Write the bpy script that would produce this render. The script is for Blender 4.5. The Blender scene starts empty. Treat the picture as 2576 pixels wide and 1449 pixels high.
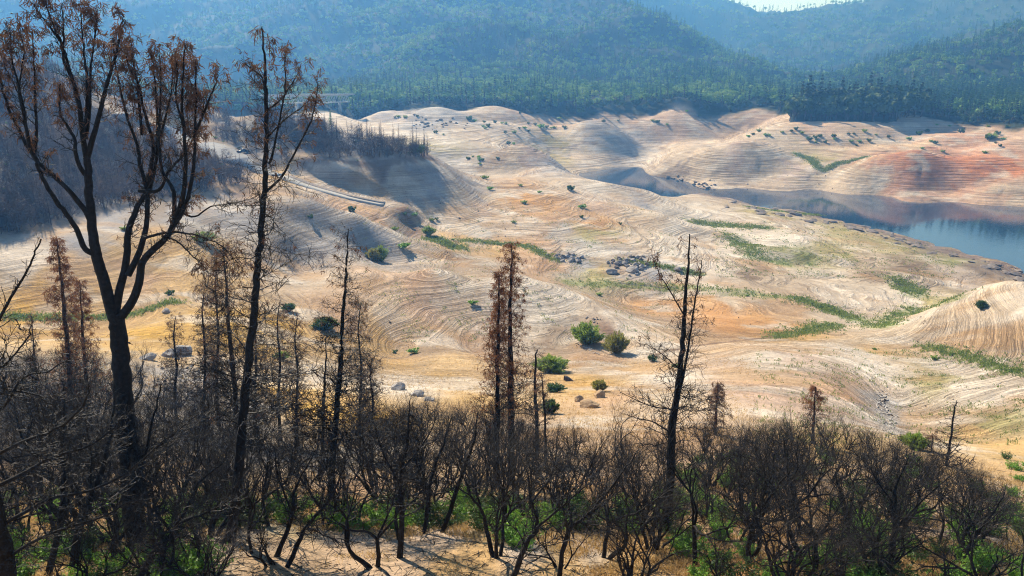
import bpy, math, random
import numpy as np
from mathutils import Vector, Matrix

scene = bpy.context.scene
R = math.radians
C = scene.collection

# ---------------------------------------------------------------- camera
F = 1839.0; CX, CY = 1288.0, 724.5; PITCH = R(16.8)      # authoring frame is 2576 x 1449
cam_d = bpy.data.cameras.new('camera'); cam = bpy.data.objects.new('camera', cam_d); C.objects.link(cam)
cam_d.sensor_width = 36.0; cam_d.lens = 36.0 * F / 2576.0
cam_d.clip_start = 0.5; cam_d.clip_end = 30000
cam.location = (0, 0, 0); cam.rotation_euler = (R(90) - PITCH, 0, 0)
scene.camera = cam

# ---------------------------------------------------------------- light
SUN_EL, SUN_AZ = R(37), R(-34)           # azimuth from +Y, positive to +X
sd = Vector((math.sin(SUN_AZ) * math.cos(SUN_EL), math.cos(SUN_AZ) * math.cos(SUN_EL), math.sin(SUN_EL)))
ld = bpy.data.lights.new('sun', 'SUN'); lo = bpy.data.objects.new('sun', ld); C.objects.link(lo)
ld.energy = 5.0; ld.angle = R(0.5); ld.color = (1.0, 0.97, 0.95)
lo.rotation_euler = sd.to_track_quat('Z', 'Y').to_euler()
w = bpy.data.worlds.new('World'); scene.world = w; w.use_nodes = True
nt = w.node_tree; nt.nodes.clear()
sky = nt.nodes.new('ShaderNodeTexSky'); sky.sky_type = 'NISHITA'; sky.sun_disc = False
sky.sun_elevation = SUN_EL; sky.sun_rotation = SUN_AZ
sky.air_density = 1.0; sky.dust_density = 0.0; sky.ozone_density = 3.0; sky.altitude = 900
bg = nt.nodes.new('ShaderNodeBackground'); bg.inputs[1].default_value = 0.085
out = nt.nodes.new('ShaderNodeOutputWorld')
nt.links.new(sky.outputs[0], bg.inputs[0]); nt.links.new(bg.outputs[0], out.inputs[0])
scene.view_settings.view_transform = 'Standard'; scene.view_settings.look = 'None'
scene.view_settings.exposure = 0.86; scene.view_settings.gamma = 1.0
cy = scene.cycles
cy.volume_bounces = 0; cy.max_bounces = 6; cy.diffuse_bounces = 2; cy.glossy_bounces = 2; cy.transparent_max_bounces = 6
HAZE = 3.5e-4
cy.use_denoising = True; cy.denoiser = 'OPENIMAGEDENOISE'; cy.denoising_prefilter = 'NONE'; cy.denoising_input_passes = 'RGB_ALBEDO_NORMAL'; cy.filter_width = 1.15

# ---------------------------------------------------------------- helpers
def ray(u, v):
    """pixel of the authoring frame -> world direction with y = 1"""
    cx = (u - CX) / F; cyy = (CY - v) / F
    s, c = math.sin(PITCH), math.cos(PITCH)
    y = c + cyy * s; z = -s + cyy * c
    return np.array((cx / y, 1.0, z / y))
def P(u, v, y):
    return ray(u, v) * y
def PZ(u, v, z):
    d = ray(u, v); return d * (z / d[2])

_hr = np.random.RandomState(7).rand(65536)
def _hash(ix, iy):
    return _hr[(ix * 73856093 ^ iy * 19349663) & 65535]
def vnoise(x, y):
    x = np.asarray(x, float); y = np.asarray(y, float)
    ix = np.floor(x).astype(np.int64); iy = np.floor(y).astype(np.int64)
    fx = x - ix; fy = y - iy
    fx = fx * fx * fx * (fx * (fx * 6 - 15) + 10); fy = fy * fy * fy * (fy * (fy * 6 - 15) + 10)
    a = _hash(ix, iy); b = _hash(ix + 1, iy); c = _hash(ix, iy + 1); d = _hash(ix + 1, iy + 1)
    return (a + (b - a) * fx) * (1 - fy) + (c + (d - c) * fx) * fy
def fbm(x, y, o=4, g=0.5):
    t = 0; a = 1; n = 0
    for i in range(o):
        t = t + a * (vnoise(x + 17.3 * i, y - 9.1 * i) - 0.5); n += a; a *= g; x = x * 2.03; y = y * 2.03
    return t / n * 2
def smooth(a, b, x):
    t = np.clip((x - a) / (b - a), 0, 1); return t * t * (3 - 2 * t)

# ---------------------------------------------------------------- terrain
WATER = -95.0
B = [  # basin: (u, v, z)
 (0,1449,-16),(644,1449,-17),(1288,1449,-17.5),(1900,1449,-18),(2576,1449,-20),
 (0,1340,-19),(644,1340,-19.5),(1288,1340,-19.8),(1900,1340,-21),(2576,1340,-24),
 (0,1200,-24),(644,1200,-26),(1288,1200,-27),(1900,1200,-27),(2300,1200,-30),(2576,1200,-33),
 (0,1080,-30),(644,1080,-33),(1288,1080,-36),(1900,1080,-36),(2300,1100,-42),(2576,1100,-46),
 (0,980,-32),(200,920,-35),(500,1000,-37),(900,1000,-41),(1300,1000,-44),(1600,1000,-44),(1900,1000,-46),(2240,1060,-55),
 (0,800,-53),(150,800,-54),(150,850,-46),(330,795,-54),(200,700,-50),(200,600,-44),(0,610,-44),(430,752,-52),(380,830,-48),(600,800,-50),(600,870,-47),(450,900,-44),
 (400,690,-52),(550,650,-54),(500,725,-53),(450,600,-48),(750,650,-60),(700,580,-52),(650,700,-57),(780,720,-58),
 (950,650,-66),(1100,650,-68),(1250,655,-70),(300,530,-44),(500,500,-44),(700,470,-44.5),(1040,560,-65),
 (1200,480,-62),(1100,530,-64),(1300,440,-62),(1450,452,-66),(1640,490,-74),(1900,545,-82),(2070,600,-86),
 (1350,500,-66),(1250,560,-69),(1400,600,-72),(1250,612,-73),(1080,590,-67),(1500,640,-75),(1600,665,-76),(1700,715,-79),(1700,640,-76),(1600,585,-74),(1600,530,-73),(1740,560,-80),(1850,620,-82),
 (1900,650,-81),(1900,580,-82),(2100,620,-86),(2000,620,-83),(2100,690,-84),(2300,640,-89),(2300,700,-86),(2500,665,-91),(2400,745,-85),(2170,810,-81),(2000,748,-80),(1900,800,-74),(1750,760,-76),(1900,715,-80),
 (2200,740,-84),(1600,765,-78),(1450,716,-76),
 (1530,782,-64),(1600,840,-65),(1640,895,-63),(1900,850,-70),(2100,815,-78),(1750,870,-66),(1750,830,-70),
 (900,662,-56),(1100,674,-58),(1300,694,-60),(1400,722,-61.5),(1470,748,-63),(1000,780,-60.5),(1100,780,-62),(1300,800,-64),(1450,850,-66),(1000,880,-64),(1200,885,-65),(1350,885,-65),(1475,862,-65),(1560,880,-65),(800,760,-58),(800,850,-57),
 (1100,902,-60),(900,900,-56),(1300,935,-57),(1500,905,-61),(1600,935,-57),(700,880,-51),(700,950,-45),(900,960,-48),(1200,890,-62.5),
 (1650,960,-52),(1900,875,-60),(1900,950,-53),(2100,940,-56.5),(2180,1000,-56),(2200,960,-60),(2240,1010,-59.5),(2300,1000,-59.5),(2400,1000,-58),(2450,1100,-51),(2576,1000,-55),
 (2400,880,-65),(2576,930,-59.5),(2576,850,-60),(2100,870,-64),(2250,880,-66),(2576,712,-58),(2500,722,-60),(2400,752,-66),(2330,780,-72),(2230,812,-79),(2450,800,-64),
 # lake, near shore / far shore / bed
 (2576,680,-95),(2450,640,-95),(2300,597,-95),(2150,560,-95),(2000,527,-95),(1850,500,-95),(1750,483,-95),(1480,432,-95),
 (2400,590,-99),(2200,530,-99),(2000,505,-99),(1900,492,-98),(1650,455,-97),(1690,462,-98),(1735,476,-97),(2576,600,-100),(2720,680,-99),(2720,560,-98),
 (2576,520,-95),(2400,508,-95),(2200,494,-95),(2000,484,-95),(1800,476,-95),(1700,455,-95),(1640,443,-95),(1560,420,-94.8),
 (1000,272,-44),(1200,276,-44),(1700,268,-44),(1900,267,-44),(1985,274,-45),(1200,322,-57),(1000,332,-57),(1050,366,-62),(1150,395,-68),(900,300,-54),(850,285,-46),
]
BV = [ # basin: (u, v, y)
 (2300,440,570),(2450,450,560),(2300,384,602),(2200,397,600),(2450,400,592),(2576,430,562),(2350,368,640),(2200,372,650),(2120,388,640),(2150,455,578),
 (2400,340,690),(2300,345,680),(2500,330,680),(2576,360,625),(2576,312,685),(2400,306,742),
 (2005,302,738),(2150,302,742),(2330,304,742),(1930,322,715),(1850,352,700),(1930,342,692),(2000,350,685),(2150,345,690),(2060,385,655),(2150,372,665),
 (1860,362,668),(1860,410,632),(1860,465,602),(1700,402,668),(2000,402,636),(1780,374,668),(1930,372,658),(2060,425,612),(2060,455,597),(1700,443,652),
 (1640,400,760),(1620,375,790),(1480,412,715),(1560,402,742),(1480,360,762),(1480,308,818),(1400,335,800),(1560,335,802),(1360,360,762),(1400,415,706),
 (1500,283,875),(1550,300,855),(1640,340,830),(1700,320,848),(1700,362,795),(1800,345,825),(1780,300,870),(1900,300,860),(1350,320,790),
 (1300,371,578),(1190,390,582),(1430,432,530),(1300,434,535),(1200,430,545),(1370,392,562),
 (850,380,365),(960,395,362),(850,325,402),(960,352,396),(1075,387,390),(650,340,400),(560,380,365),(620,385,356),(700,415,346),(760,395,356),(650,287,440),(550,292,450),(750,300,425),(440,340,410),(330,308,440),(560,430,312),(640,455,300),
 (850,480,318),(760,455,326),(850,520,300),(900,528,300),(1000,540,310),(965,515,322),(700,430,338),(1000,480,346),(1000,417,356),(800,424,340),(1085,405,379),(1130,430,376),(1100,440,364),
 (0,300,300),(0,500,212),(0,610,190),(150,570,207),(200,300,305),(100,200,345),(0,140,385),(200,500,238),(100,400,252),(300,400,292),(250,235,385),(420,262,435),(400,470,265),(450,400,300),
 (780,522,266),(900,550,278),(1000,585,283),(850,600,252),(1090,608,281),
]
BY = [ # basin: (u, y, z)
 (0,8,-13),(1288,8,-14),(2576,8,-14),(-600,20,-16),(-600,60,-25),(-600,150,-35),(3200,20,-20),(3200,60,-38),(3200,150,-58),(3200,250,-90),(3200,500,-97),
 (0,440,2),(0,560,-12),(250,470,-16),(250,600,-30),(1000,305,-65),(1860,695,-69),(1300,612,-67),(1480,845,-58),(2450,615,-70),(2300,640,-67),(450,480,-17),(450,620,-40),(850,470,-52),(650,540,-50),(1000,460,-57),(700,700,-55),(-600,300,0),(-600,600,0),
 (1100,240,-68),(900,232,-62),(1300,236,-69),(430,172,-54),
 (-600,900,-40),(3200,700,-50),(3200,620,-60),(1288,1000,-40),(2300,790,-42),(300,800,-42),(300,1000,-40),(2576,238,-72),(2576,268,-85),(2450,246,-83),
]
SH = [(-900,760),(0,746),(400,771),(700,850),(850,840),(1000,868),(1200,850),(1500,892),(1700,918),(1900,940),(1985,897),(2005,900),(2150,905),(2340,880),(2500,850),(2576,832),(3400,850)]
MT = [ # mountains: (u, v, y)
 (1200,-60,2100),(1000,-40,2200),(700,-30,2500),(400,-20,2700),(170,12,2800),(85,20,2800),(0,28,2800),(-500,34,2800),
 (1480,2,2050),(1620,55,1850),(1750,112,1700),(1900,182,1400),(2130,235,1130),(1350,-40,2100),
 (1200,120,1450),(900,150,1500),(600,150,1600),(300,180,1500),(0,190,1300),(1500,150,1400),(1300,200,1130),(1700,200,1200),(1900,236,1020),
 (900,240,960),(600,240,950),(1150,245,960),(1500,240,980),
 (1650,-40,3200),(1830,20,3100),(1930,44,3000),(2000,36,3000),(2180,16,3000),(2300,-30,3000),(2430,-110,2900),(2576,-140,2900),(2900,-140,2900),(1480,-60,3200),
 (2000,150,2200),(2200,120,2200),(2400,60,2300),(1900,80,2600),
 (2140,238,1010),(2300,165,1250),(2450,118,1400),(2576,85,1500),(2900,0,1600),
 (2400,270,850),(2200,275,880),(2576,235,920),(2080,262,960),(2500,180,1100),(3300,150,1100),
]
MY = [(1750,2150,10),(1900,1800,-25),(2100,1500,-30),(1620,2350,60),(2300,1650,5),(2450,1850,60),(2576,2000,110),
 (1200,3000,120),(700,3500,100),(0,3500,60),(1830,4200,50),(2180,4200,50),(2576,4200,150),(1000,850,-42),(1500,850,-42),(1900,880,-42),(2200,750,-44),(2500,735,-44),(300,650,-38),(0,620,-30),(-900,600,-20),(3400,650,-40),(300,1000,-35),
 (2000,800,-42),(2100,880,-41)]

def tl(p):
    p = np.atleast_2d(p); return np.stack([np.arctan2(p[:, 0], p[:, 1]) * 2.4, np.log(np.hypot(p[:, 0], p[:, 1]))], 1)
class TPS:
    def __init__(s, pts, lam=1e-4, mq=0):
        s.mq = mq
        pts = np.array(pts); s.c = tl(pts); z = pts[:, 2]; n = len(z)
        K = s.k(s.c, s.c) + np.eye(n) * lam
        A = np.zeros((n + 3, n + 3)); A[:n, :n] = K; A[:n, n] = 1; A[:n, n + 1:] = s.c; A[n, :n] = 1; A[n + 1:, :n] = s.c.T
        s.w = np.linalg.solve(A, np.concatenate([z, np.zeros(3)]))
    def k(s, a, b):
        d2 = ((a[:, None, :] - b[None, :, :]) ** 2).sum(2)
        return -np.sqrt(d2 + s.mq ** 2) if s.mq else 0.5 * d2 * np.log(d2 + 1e-12)
    def __call__(s, q):
        o = np.empty(len(q))
        for i in range(0, len(q), 20000):
            c = q[i:i + 20000]; o[i:i + 20000] = s.k(c, s.c) @ s.w[:-3] + s.w[-3] + c @ s.w[-2:]
        return o
def uy(u, y, z):
    return (float(ray(u, 170)[0]) * y, y, z)
class Grid:
    """a smooth surface over (angle, log distance) held as a table and read with cubic interpolation"""
    def __init__(s, fn, l0, l1, nt=340, nl=520):
        s.t0, s.l0 = -0.96 * 2.4, l0; s.dt = 1.92 * 2.4 / (nt - 1); s.dl = (l1 - l0) / (nl - 1); s.nt, s.nl = nt, nl
        T, L = np.meshgrid(s.t0 + np.arange(nt) * s.dt, l0 + np.arange(nl) * s.dl)
        v = fn(np.stack([T.ravel(), L.ravel()], 1)); s.g = v.reshape(nl, nt, -1)
    def __call__(s, q, cubic=True):
        a = np.clip((q[:, 0] - s.t0) / s.dt, 1, s.nt - 2.001); b = np.clip((q[:, 1] - s.l0) / s.dl, 1, s.nl - 2.001)
        ia = np.minimum(a.astype(int), s.nt - 3); ib = np.minimum(b.astype(int), s.nl - 3); fa = a - ia; fb = b - ib
        if not cubic:
            fa = fa[:, None]; fb = fb[:, None]
            return (s.g[ib, ia] * (1 - fa) + s.g[ib, ia + 1] * fa) * (1 - fb) + (s.g[ib + 1, ia] * (1 - fa) + s.g[ib + 1, ia + 1] * fa) * fb
        def w(t): return ((-t + 2 * t * t - t ** 3) / 2, (2 - 5 * t * t + 3 * t ** 3) / 2, (t + 4 * t * t - 3 * t ** 3) / 2, (-t * t + t ** 3) / 2)
        wa, wb = w(fa), w(fb); o = 0
        for j in range(4):
            for i in range(4): o = o + s.g[ib + j - 1, ia + i - 1, 0] * wa[i] * wb[j]
        return o
TB = Grid(TPS([PZ(*b) for b in B] + [P(*b) for b in BV] + [uy(*b) for b in BY], 2e-3, .05), math.log(5), math.log(1100))
TM = Grid(TPS([P(*m) for m in MT] + [uy(*m) for m in MY], 2e-4), math.log(500), math.log(7000), 300, 260)
_sh = np.array([(math.atan2(*uy(u, r, 0)[:2]), r) for u, r in SH])

MOUNDS = [ # crest pixel (u, v), distance, half width, half depth, rise, turn
 (1480,308,800,62,52,9,.2),(1300,371,572,50,34,6,0),(1860,362,655,52,42,8,.1),(2330,384,590,78,36,8,.1),(2400,340,680,44,34,7,0),(2130,302,715,70,40,6,0),
 (1640,490,440,60,34,3,-.5),(1500,470,450,50,30,3,0),(1680,560,375,46,26,3,-.3),(1950,600,335,40,20,2.5,-.3),(2200,690,305,40,18,2.2,0),(1200,700,205,40,20,2.2,0),(880,548,272,40,18,4,.2),
 (1100,300,800,55,40,8,0),(1250,290,830,45,35,7,.3),(960,292,820,35,35,8,0),(1700,300,850,60,35,7,0),(1880,285,870,50,30,7,0),(1750,760,235,30,16,1.8,0)]
_md = [(*P(u, v, y)[:2], a, b, h, t) for u, v, y, a, b, h, t in MOUNDS]
RAMP = [P(500,358,377), P(590,394,356), P(695,439,338.5), P(965,517,322)]
def sculpt(x, y, z):
    for cx, cy_, a, b, h, t in _md:
        ca, sa = math.cos(t), math.sin(t); dx, dy = x - cx, y - cy_; d = np.hypot((dx * ca + dy * sa) / a, (-dx * sa + dy * ca) / b)
        z = z + h * (.62 * np.exp(-(d / .5) ** 2) - .40 * np.exp(-((d - 1) / .33) ** 2))
    for A, B_ in zip(RAMP[:-1], RAMP[1:]):
        dx, dy = B_[0] - A[0], B_[1] - A[1]; t = np.clip(((x - A[0]) * dx + (y - A[1]) * dy) / (dx * dx + dy * dy), 0, 1)
        w_ = 9.5; m = 1 - smooth(w_, w_ + 9, np.hypot(x - A[0] - t * dx, y - A[1] - t * dy)); z = z * (1 - m) + (A[2] + (B_[2] - A[2]) * t) * m
    return z
def shore_r(x, y):
    th = np.arctan2(x, y)
    return np.interp(th, _sh[:, 0], _sh[:, 1]) + 14 * fbm(th * 40, th * 0 + 3, 3)
def height(x, y):
    x = np.asarray(x, float).ravel(); y = np.asarray(y, float).ravel()
    r = np.hypot(x, y); th = np.clip(np.arctan2(x, y), -0.95, 0.95)
    q = np.stack([th * 2.4, np.log(np.maximum(r, 6))], 1)
    zb = TB(np.stack([q[:, 0], np.minimum(q[:, 1], math.log(1000))], 1)); zm = TM(np.stack([q[:, 0], np.maximum(q[:, 1], math.log(600))], 1))
    rs = shore_r(x, y)
    m = smooth(-10, 60, r - rs)
    # spurs and gullies on the mountains
    ridg = 1 - np.abs(fbm(x / 420 + 5, y / 420, 4)) * 2.2
    amp = smooth(0, 900, r - rs) * 60
    zm = zm + (ridg - 0.55) * amp * smooth(0, 1, 1.0) + fbm(x / 130, y / 130, 3) * amp * 0.22
    zb = sculpt(x, y, zb)
    # basin relief: small gullies and lumps
    zb = zb + fbm(x / 34, y / 34, 3) * np.clip(r / 260, 0.25, 1.3) * 0.45 + fbm(x / 5, y / 5, 3) * 0.12
    g = 1 - np.abs(fbm(x / 38 + 40, y / 38, 2)) * 3
    zb = zb - np.clip(g, 0, 1) ** 3 * 0.6 * np.clip(r / 300, 0.1, 1)
    # wave-cut benches every metre or so below the full-pool line
    zz = zb + 0.2 * fbm(x / 30, y / 30, 2)
    zb = zb + np.where(zb < -46, 0.06 * np.sin(zz * 2 * math.pi / 0.9) + 0.05 * np.sin(zz * 2 * math.pi / 0.37), 0) * smooth(60, 120, r)
    return zb * (1 - m) + np.maximum(zm, -44) * m
_YS = 12 * np.exp(np.linspace(0, math.log(4500 / 12), 700))
def hit(u, v):
    """first point where the ray through an authoring pixel meets the ground"""
    d = ray(u, v); z = height(d[0] * _YS, _YS); below = (d[2] * _YS) < z
    if not below.any(): return None
    i = int(np.argmax(below)); i0 = max(i - 1, 0)
    a, b = _YS[i0], _YS[i]
    ys = np.linspace(a, b, 24); z = height(d[0] * ys, ys); k = int(np.argmax(d[2] * ys < z)); y = ys[k]
    return np.array((d[0] * y, y, z[k]))
def gz(x, y): return float(height([x], [y])[0])

def tag(o, label=None, cat=None, group=None, kind=None):
    if label: o['label'] = label
    if cat: o['category'] = cat
    if group: o['group'] = group
    if kind: o['kind'] = kind
    return o

# colour of the bare ground, sampled over the valley: (u, v, r, g, b) linear albedo
SAND=(.475,.385,.285); PALE=(.59,.515,.42); GREY=(.32,.30,.285); STRAW=(.46,.305,.135); GOLD=(.52,.315,.07); PINK=(.455,.33,.235); RED=(.46,.17,.06)
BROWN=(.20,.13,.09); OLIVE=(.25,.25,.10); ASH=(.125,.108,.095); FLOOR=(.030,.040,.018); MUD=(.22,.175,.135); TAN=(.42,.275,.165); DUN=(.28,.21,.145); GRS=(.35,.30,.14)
CS = [
 (0,1449,ASH),(300,1400,ASH),(700,1390,(.36,.30,.25)),(650,1449,DUN),(1000,1400,(.40,.34,.29)),(1200,1400,STRAW),(1130,1430,STRAW),(1300,1380,(.38,.33,.29)),(880,1400,(.37,.32,.28)),(1500,1360,(.40,.33,.26)),(1100,1350,(.36,.31,.27)),(1400,1449,STRAW),(1600,1400,STRAW),(1900,1449,TAN),(2200,1449,DUN),(2576,1449,ASH),(1288,1330,GRS),(700,1320,GRS),(300,1300,DUN),(0,1250,ASH),
 (900,1250,TAN),(1500,1250,TAN),(1900,1250,TAN),(2300,1250,(.30,.26,.25)),(2576,1250,STRAW),(2100,1380,(.28,.25,.26)),
 (200,1100,ASH),(0,950,ASH),(450,1100,GREY),(600,1100,GREY),(900,1130,(.42,.38,.33)),(1300,1100,TAN),(1700,1100,TAN),(2100,1120,STRAW),(2576,1150,STRAW),(1180,1010,STRAW),(750,1010,GOLD),(900,1050,GOLD),
 (480,950,GREY),(520,900,STRAW),(450,980,GREY),(600,1020,GREY),(700,980,GOLD),(600,870,GOLD),(560,800,GOLD),(430,760,STRAW),(500,740,STRAW),(350,840,GOLD),(700,830,GOLD),
 (100,800,GOLD),(250,740,STRAW),(100,740,GOLD),(350,700,TAN),(150,680,(.50,.36,.22)),(300,620,STRAW),(400,600,STRAW),(450,640,STRAW),(560,700,STRAW),(50,650,PALE),(180,610,GREY),(300,560,GREY),(450,540,GREY),(600,560,GREY),(650,620,SAND),(700,530,GREY),(560,660,STRAW),
 (60,560,ASH),(200,480,(.22,.18,.145)),(100,380,ASH),(300,400,(.25,.21,.17)),(200,300,ASH),(100,200,ASH),(450,480,(.22,.18,.14)),(600,470,(.20,.15,.12)),(400,520,(.24,.19,.14)),(700,500,DUN),(450,370,ASH),(350,320,DUN),(250,430,(.30,.26,.2)),(40,420,(.35,.3,.24)),(0,250,ASH),(450,260,ASH),
 (820,560,GREY),(900,590,GREY),(960,620,GREY),(780,600,GREY),(1010,590,PALE),(1080,640,SAND),(1160,650,DUN),(900,540,PALE),(740,560,GREY),(760,640,GREY),(800,700,SAND),
 (850,510,PINK),(780,470,STRAW),(730,445,STRAW),(950,550,TAN),(900,530,TAN),(1030,550,BROWN),(1000,540,DUN),
 (800,440,SAND),(900,440,SAND),(1000,440,(.44,.38,.31)),(1060,430,GREY),(900,470,SAND),(1000,500,PALE),(1100,460,GREY),(1180,470,GREY),(1000,465,SAND),
 (800,405,BROWN),(950,405,BROWN),(1060,395,BROWN),(900,370,(.24,.22,.20)),(960,370,(.30,.27,.25)),(1000,390,(.22,.2,.18)),(700,360,(.19,.16,.13)),(620,340,(.25,.22,.16)),(800,350,(.2,.17,.15)),(850,335,(.32,.29,.27)),(550,310,ASH),(460,310,STRAW),(650,400,ASH),
 (1100,540,SAND),(1200,520,PINK),(1300,490,(.47,.28,.13)),(1380,520,(.46,.28,.13)),(1330,505,(.48,.27,.11)),(1250,500,SAND),(1150,500,SAND),(1300,550,PALE),(1400,540,TAN),(1500,560,(.47,.28,.13)),(1500,520,PINK),(1600,530,SAND),(1600,500,GREY),(1500,470,PALE),(1400,470,SAND),(1700,520,PALE),(1800,540,PALE),(1650,560,SAND),(1700,570,PALE),
 (1200,570,PALE),(1150,600,STRAW),(1250,630,STRAW),(1350,620,TAN),(1400,580,(.42,.38,.33)),(1500,590,GRS),(1500,620,(.42,.39,.35)),(1560,650,GREY),(1650,680,GREY),(1450,660,GREY),(1350,680,TAN),(1500,690,GRS),(1700,660,PALE),(1600,620,SAND),(1750,610,PALE),(1800,660,PALE),(1900,680,DUN),
 (1900,600,PALE),(2000,590,PALE),(2000,640,OLIVE),(2100,640,GRS),(2200,650,SAND),(2200,690,DUN),(2100,690,SAND),(2300,680,DUN),(2300,720,SAND),(2400,700,(.38,.31,.25)),(2400,650,OLIVE),(2250,620,GRS),(2100,580,GRS),(1950,540,GRS),(2000,560,SAND),(2400,640,MUD),(2500,690,MUD),(2300,612,MUD),(2050,540,MUD),(1900,512,MUD),
 (2000,700,SAND),(2100,740,PALE),(2200,750,PALE),(2100,760,PALE),(2300,770,PALE),(2200,770,SAND),(2050,725,SAND),(2350,760,GRS),
 (1750,740,(.48,.28,.12)),(1650,770,(.48,.28,.13)),(1800,780,(.48,.26,.11)),(1900,800,(.49,.28,.12)),(2000,780,(.47,.32,.19)),(1950,830,(.46,.27,.12)),(1850,810,(.47,.25,.10)),(2080,790,SAND),(1850,760,SAND),(2000,850,STRAW),
 (950,690,(.52,.38,.26)),(1050,720,(.50,.34,.22)),(1150,700,SAND),(1250,740,PALE),(1350,740,PALE),(1100,780,PINK),(1000,820,SAND),(1150,820,SAND),(1250,800,(.45,.36,.29)),(1050,870,DUN),(1200,870,TAN),(950,860,STRAW),(850,800,TAN),(850,860,STRAW),(1350,800,PALE),(1450,790,SAND),(1500,820,BROWN),(1450,830,DUN),(1550,810,PALE),(1600,860,PALE),(1400,860,DUN),(1650,850,PALE),
 (1000,910,STRAW),(1150,905,(.54,.38,.20)),(900,950,SAND),(1100,960,STRAW),(1000,970,PALE),(1500,900,TAN),(1600,920,(.54,.38,.22)),(1480,970,GOLD),(1420,960,STRAW),(1550,1000,TAN),(1700,950,PALE),(1650,1000,SAND),(800,940,PALE),
 (1800,920,(.52,.40,.30)),(1900,980,(.52,.37,.27)),(2000,900,(.54,.42,.33)),(2000,980,PINK),(2100,1000,(.48,.32,.23)),(1900,900,PALE),(2150,960,PINK),(2200,1050,GREY),(2240,1030,(.42,.39,.36)),
 (2100,880,PALE),(2250,900,STRAW),(2200,930,PALE),(2350,950,GRS),(2400,920,PALE),(2450,980,PALE),(2500,1000,PALE),(2400,1080,STRAW),(2500,1060,GRS),(2350,1060,SAND),(2500,1120,STRAW),
 (2500,730,(.60,.50,.38)),(2400,770,(.58,.48,.36)),(2450,850,DUN),(2300,850,SAND),(2550,780,PALE),(2550,850,DUN),(2400,830,SAND),(2500,900,SAND),
 # far side
 (1000,290,(.42,.37,.33)),(1100,300,GREY),(1050,320,GREY),(1180,300,GREY),(900,300,PALE),(950,320,SAND),(1200,290,SAND),(1300,290,PINK),(1300,320,SAND),(1200,340,SAND),(1100,350,PALE),(1000,340,PALE),(1050,370,GRS),(1120,375,GRS),(1000,365,SAND),(1400,310,PINK),(1600,290,PINK),(1750,280,PINK),(1900,280,PINK),(1500,290,PINK),
 (1420,340,SAND),(1500,330,GREY),(1580,350,GREY),(1400,370,GRS),(1500,385,SAND),(1600,385,GREY),(1250,395,DUN),(1330,380,(.34,.26,.21)),(1300,410,SAND),(1400,420,GREY),(1150,400,GREY),(1100,390,GREY),(1250,430,SAND),(1500,415,SAND),
 (1700,320,PINK),(1750,350,SAND),(1700,370,SAND),(1850,330,DUN),(1620,400,PALE),(1700,390,SAND),
 (2050,320,(.52,.36,.25)),(2200,320,PINK),(2200,345,SAND),(2050,350,SAND),(2300,330,(.40,.35,.31)),(1950,350,SAND),(1860,380,(.42,.33,.27)),(1750,400,SAND),(1800,440,SAND),(1900,400,SAND),(1950,430,SAND),(2000,440,(.42,.33,.28)),(1800,465,SAND),(2050,400,GRS),(2080,430,SAND),(1680,450,MUD),(2000,470,SAND),(2100,470,SAND),
 (2200,360,(.50,.38,.24)),(2300,365,(.50,.37,.24)),(2400,350,(.50,.31,.20)),(2450,370,(.48,.29,.19)),(2500,330,PINK),(2400,320,PINK),(2550,350,PINK),
 (2250,390,DUN),(2350,390,(.30,.19,.15)),(2250,410,(.44,.24,.15)),(2350,410,RED),(2450,410,RED),(2530,420,RED),(2260,402,RED),(2400,398,RED),(2300,398,(.36,.17,.09)),(2200,405,(.40,.22,.12)),(2560,440,(.46,.24,.12)),(2340,425,(.44,.22,.11)),(2400,430,(.46,.28,.19)),(2280,440,(.40,.24,.17)),(2150,430,SAND),(2200,460,SAND),(2350,460,PINK),(2450,450,(.48,.34,.25)),(2550,450,PINK),(2300,490,MUD),(2450,490,PINK),(2550,490,SAND),(2150,480,SAND),
]
WATERSIDE = [(2620,700),(2576,680),(2450,640),(2300,597),(2150,560),(2000,527),(1850,500),(1760,485)]
GREEN = [ # grass strips: polyline in authoring pixels, half width m, colour
 ([(1440,712),(1550,716),(1700,722),(1850,735),(1990,750),(2080,775),(2170,808),(2230,820)], 3.2, (.17,.22,.06)),
 ([(2400,755),(2300,775),(2240,800),(2230,825)], 2.5, (.26,.30,.10)),
 ([(1740,558),(1800,566),(1860,570),(1930,573)], 3, (.20,.25,.08)),
 ([(1830,590),(1860,610),(1900,645),(1960,660)], 3.5, (.24,.28,.11)),
 ([(1160,607),(1250,612),(1320,618),(1370,640),(1400,655)], 1.6, (.15,.2,.07)),
 ([(1080,600),(1120,612),(1160,625)], 2.2, (.35,.38,.15)),
 ([(1950,848),(2010,838),(2060,825),(2100,816)], 2.5, (.17,.22,.06)),
 ([(0,792),(120,800),(260,800),(360,785),(450,760)], 1.2, (.25,.27,.10)),
 ([(2330,870),(2400,888),(2480,912),(2576,942)], 1.8, (.22,.24,.10)),
 ([(2200,560),(2100,545),(1960,532),(1880,520)], 2, (.34,.36,.16)),
 ([(2000,385),(2040,400),(2060,425)], 1.8, (.22,.27,.09)),
 ([(2070,430),(2110,410),(2180,395)], 1.5, (.28,.32,.12)),
 ([(1560,655),(1650,668),(1760,690)], 1.5, (.22,.24,.10)),
 ([(2250,700),(2280,720),(2300,740)], 3, (.30,.33,.16)),
 ([(2000,750),(2050,765),(2130,795)], 3.5, (.22,.27,.09)),
]
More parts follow.
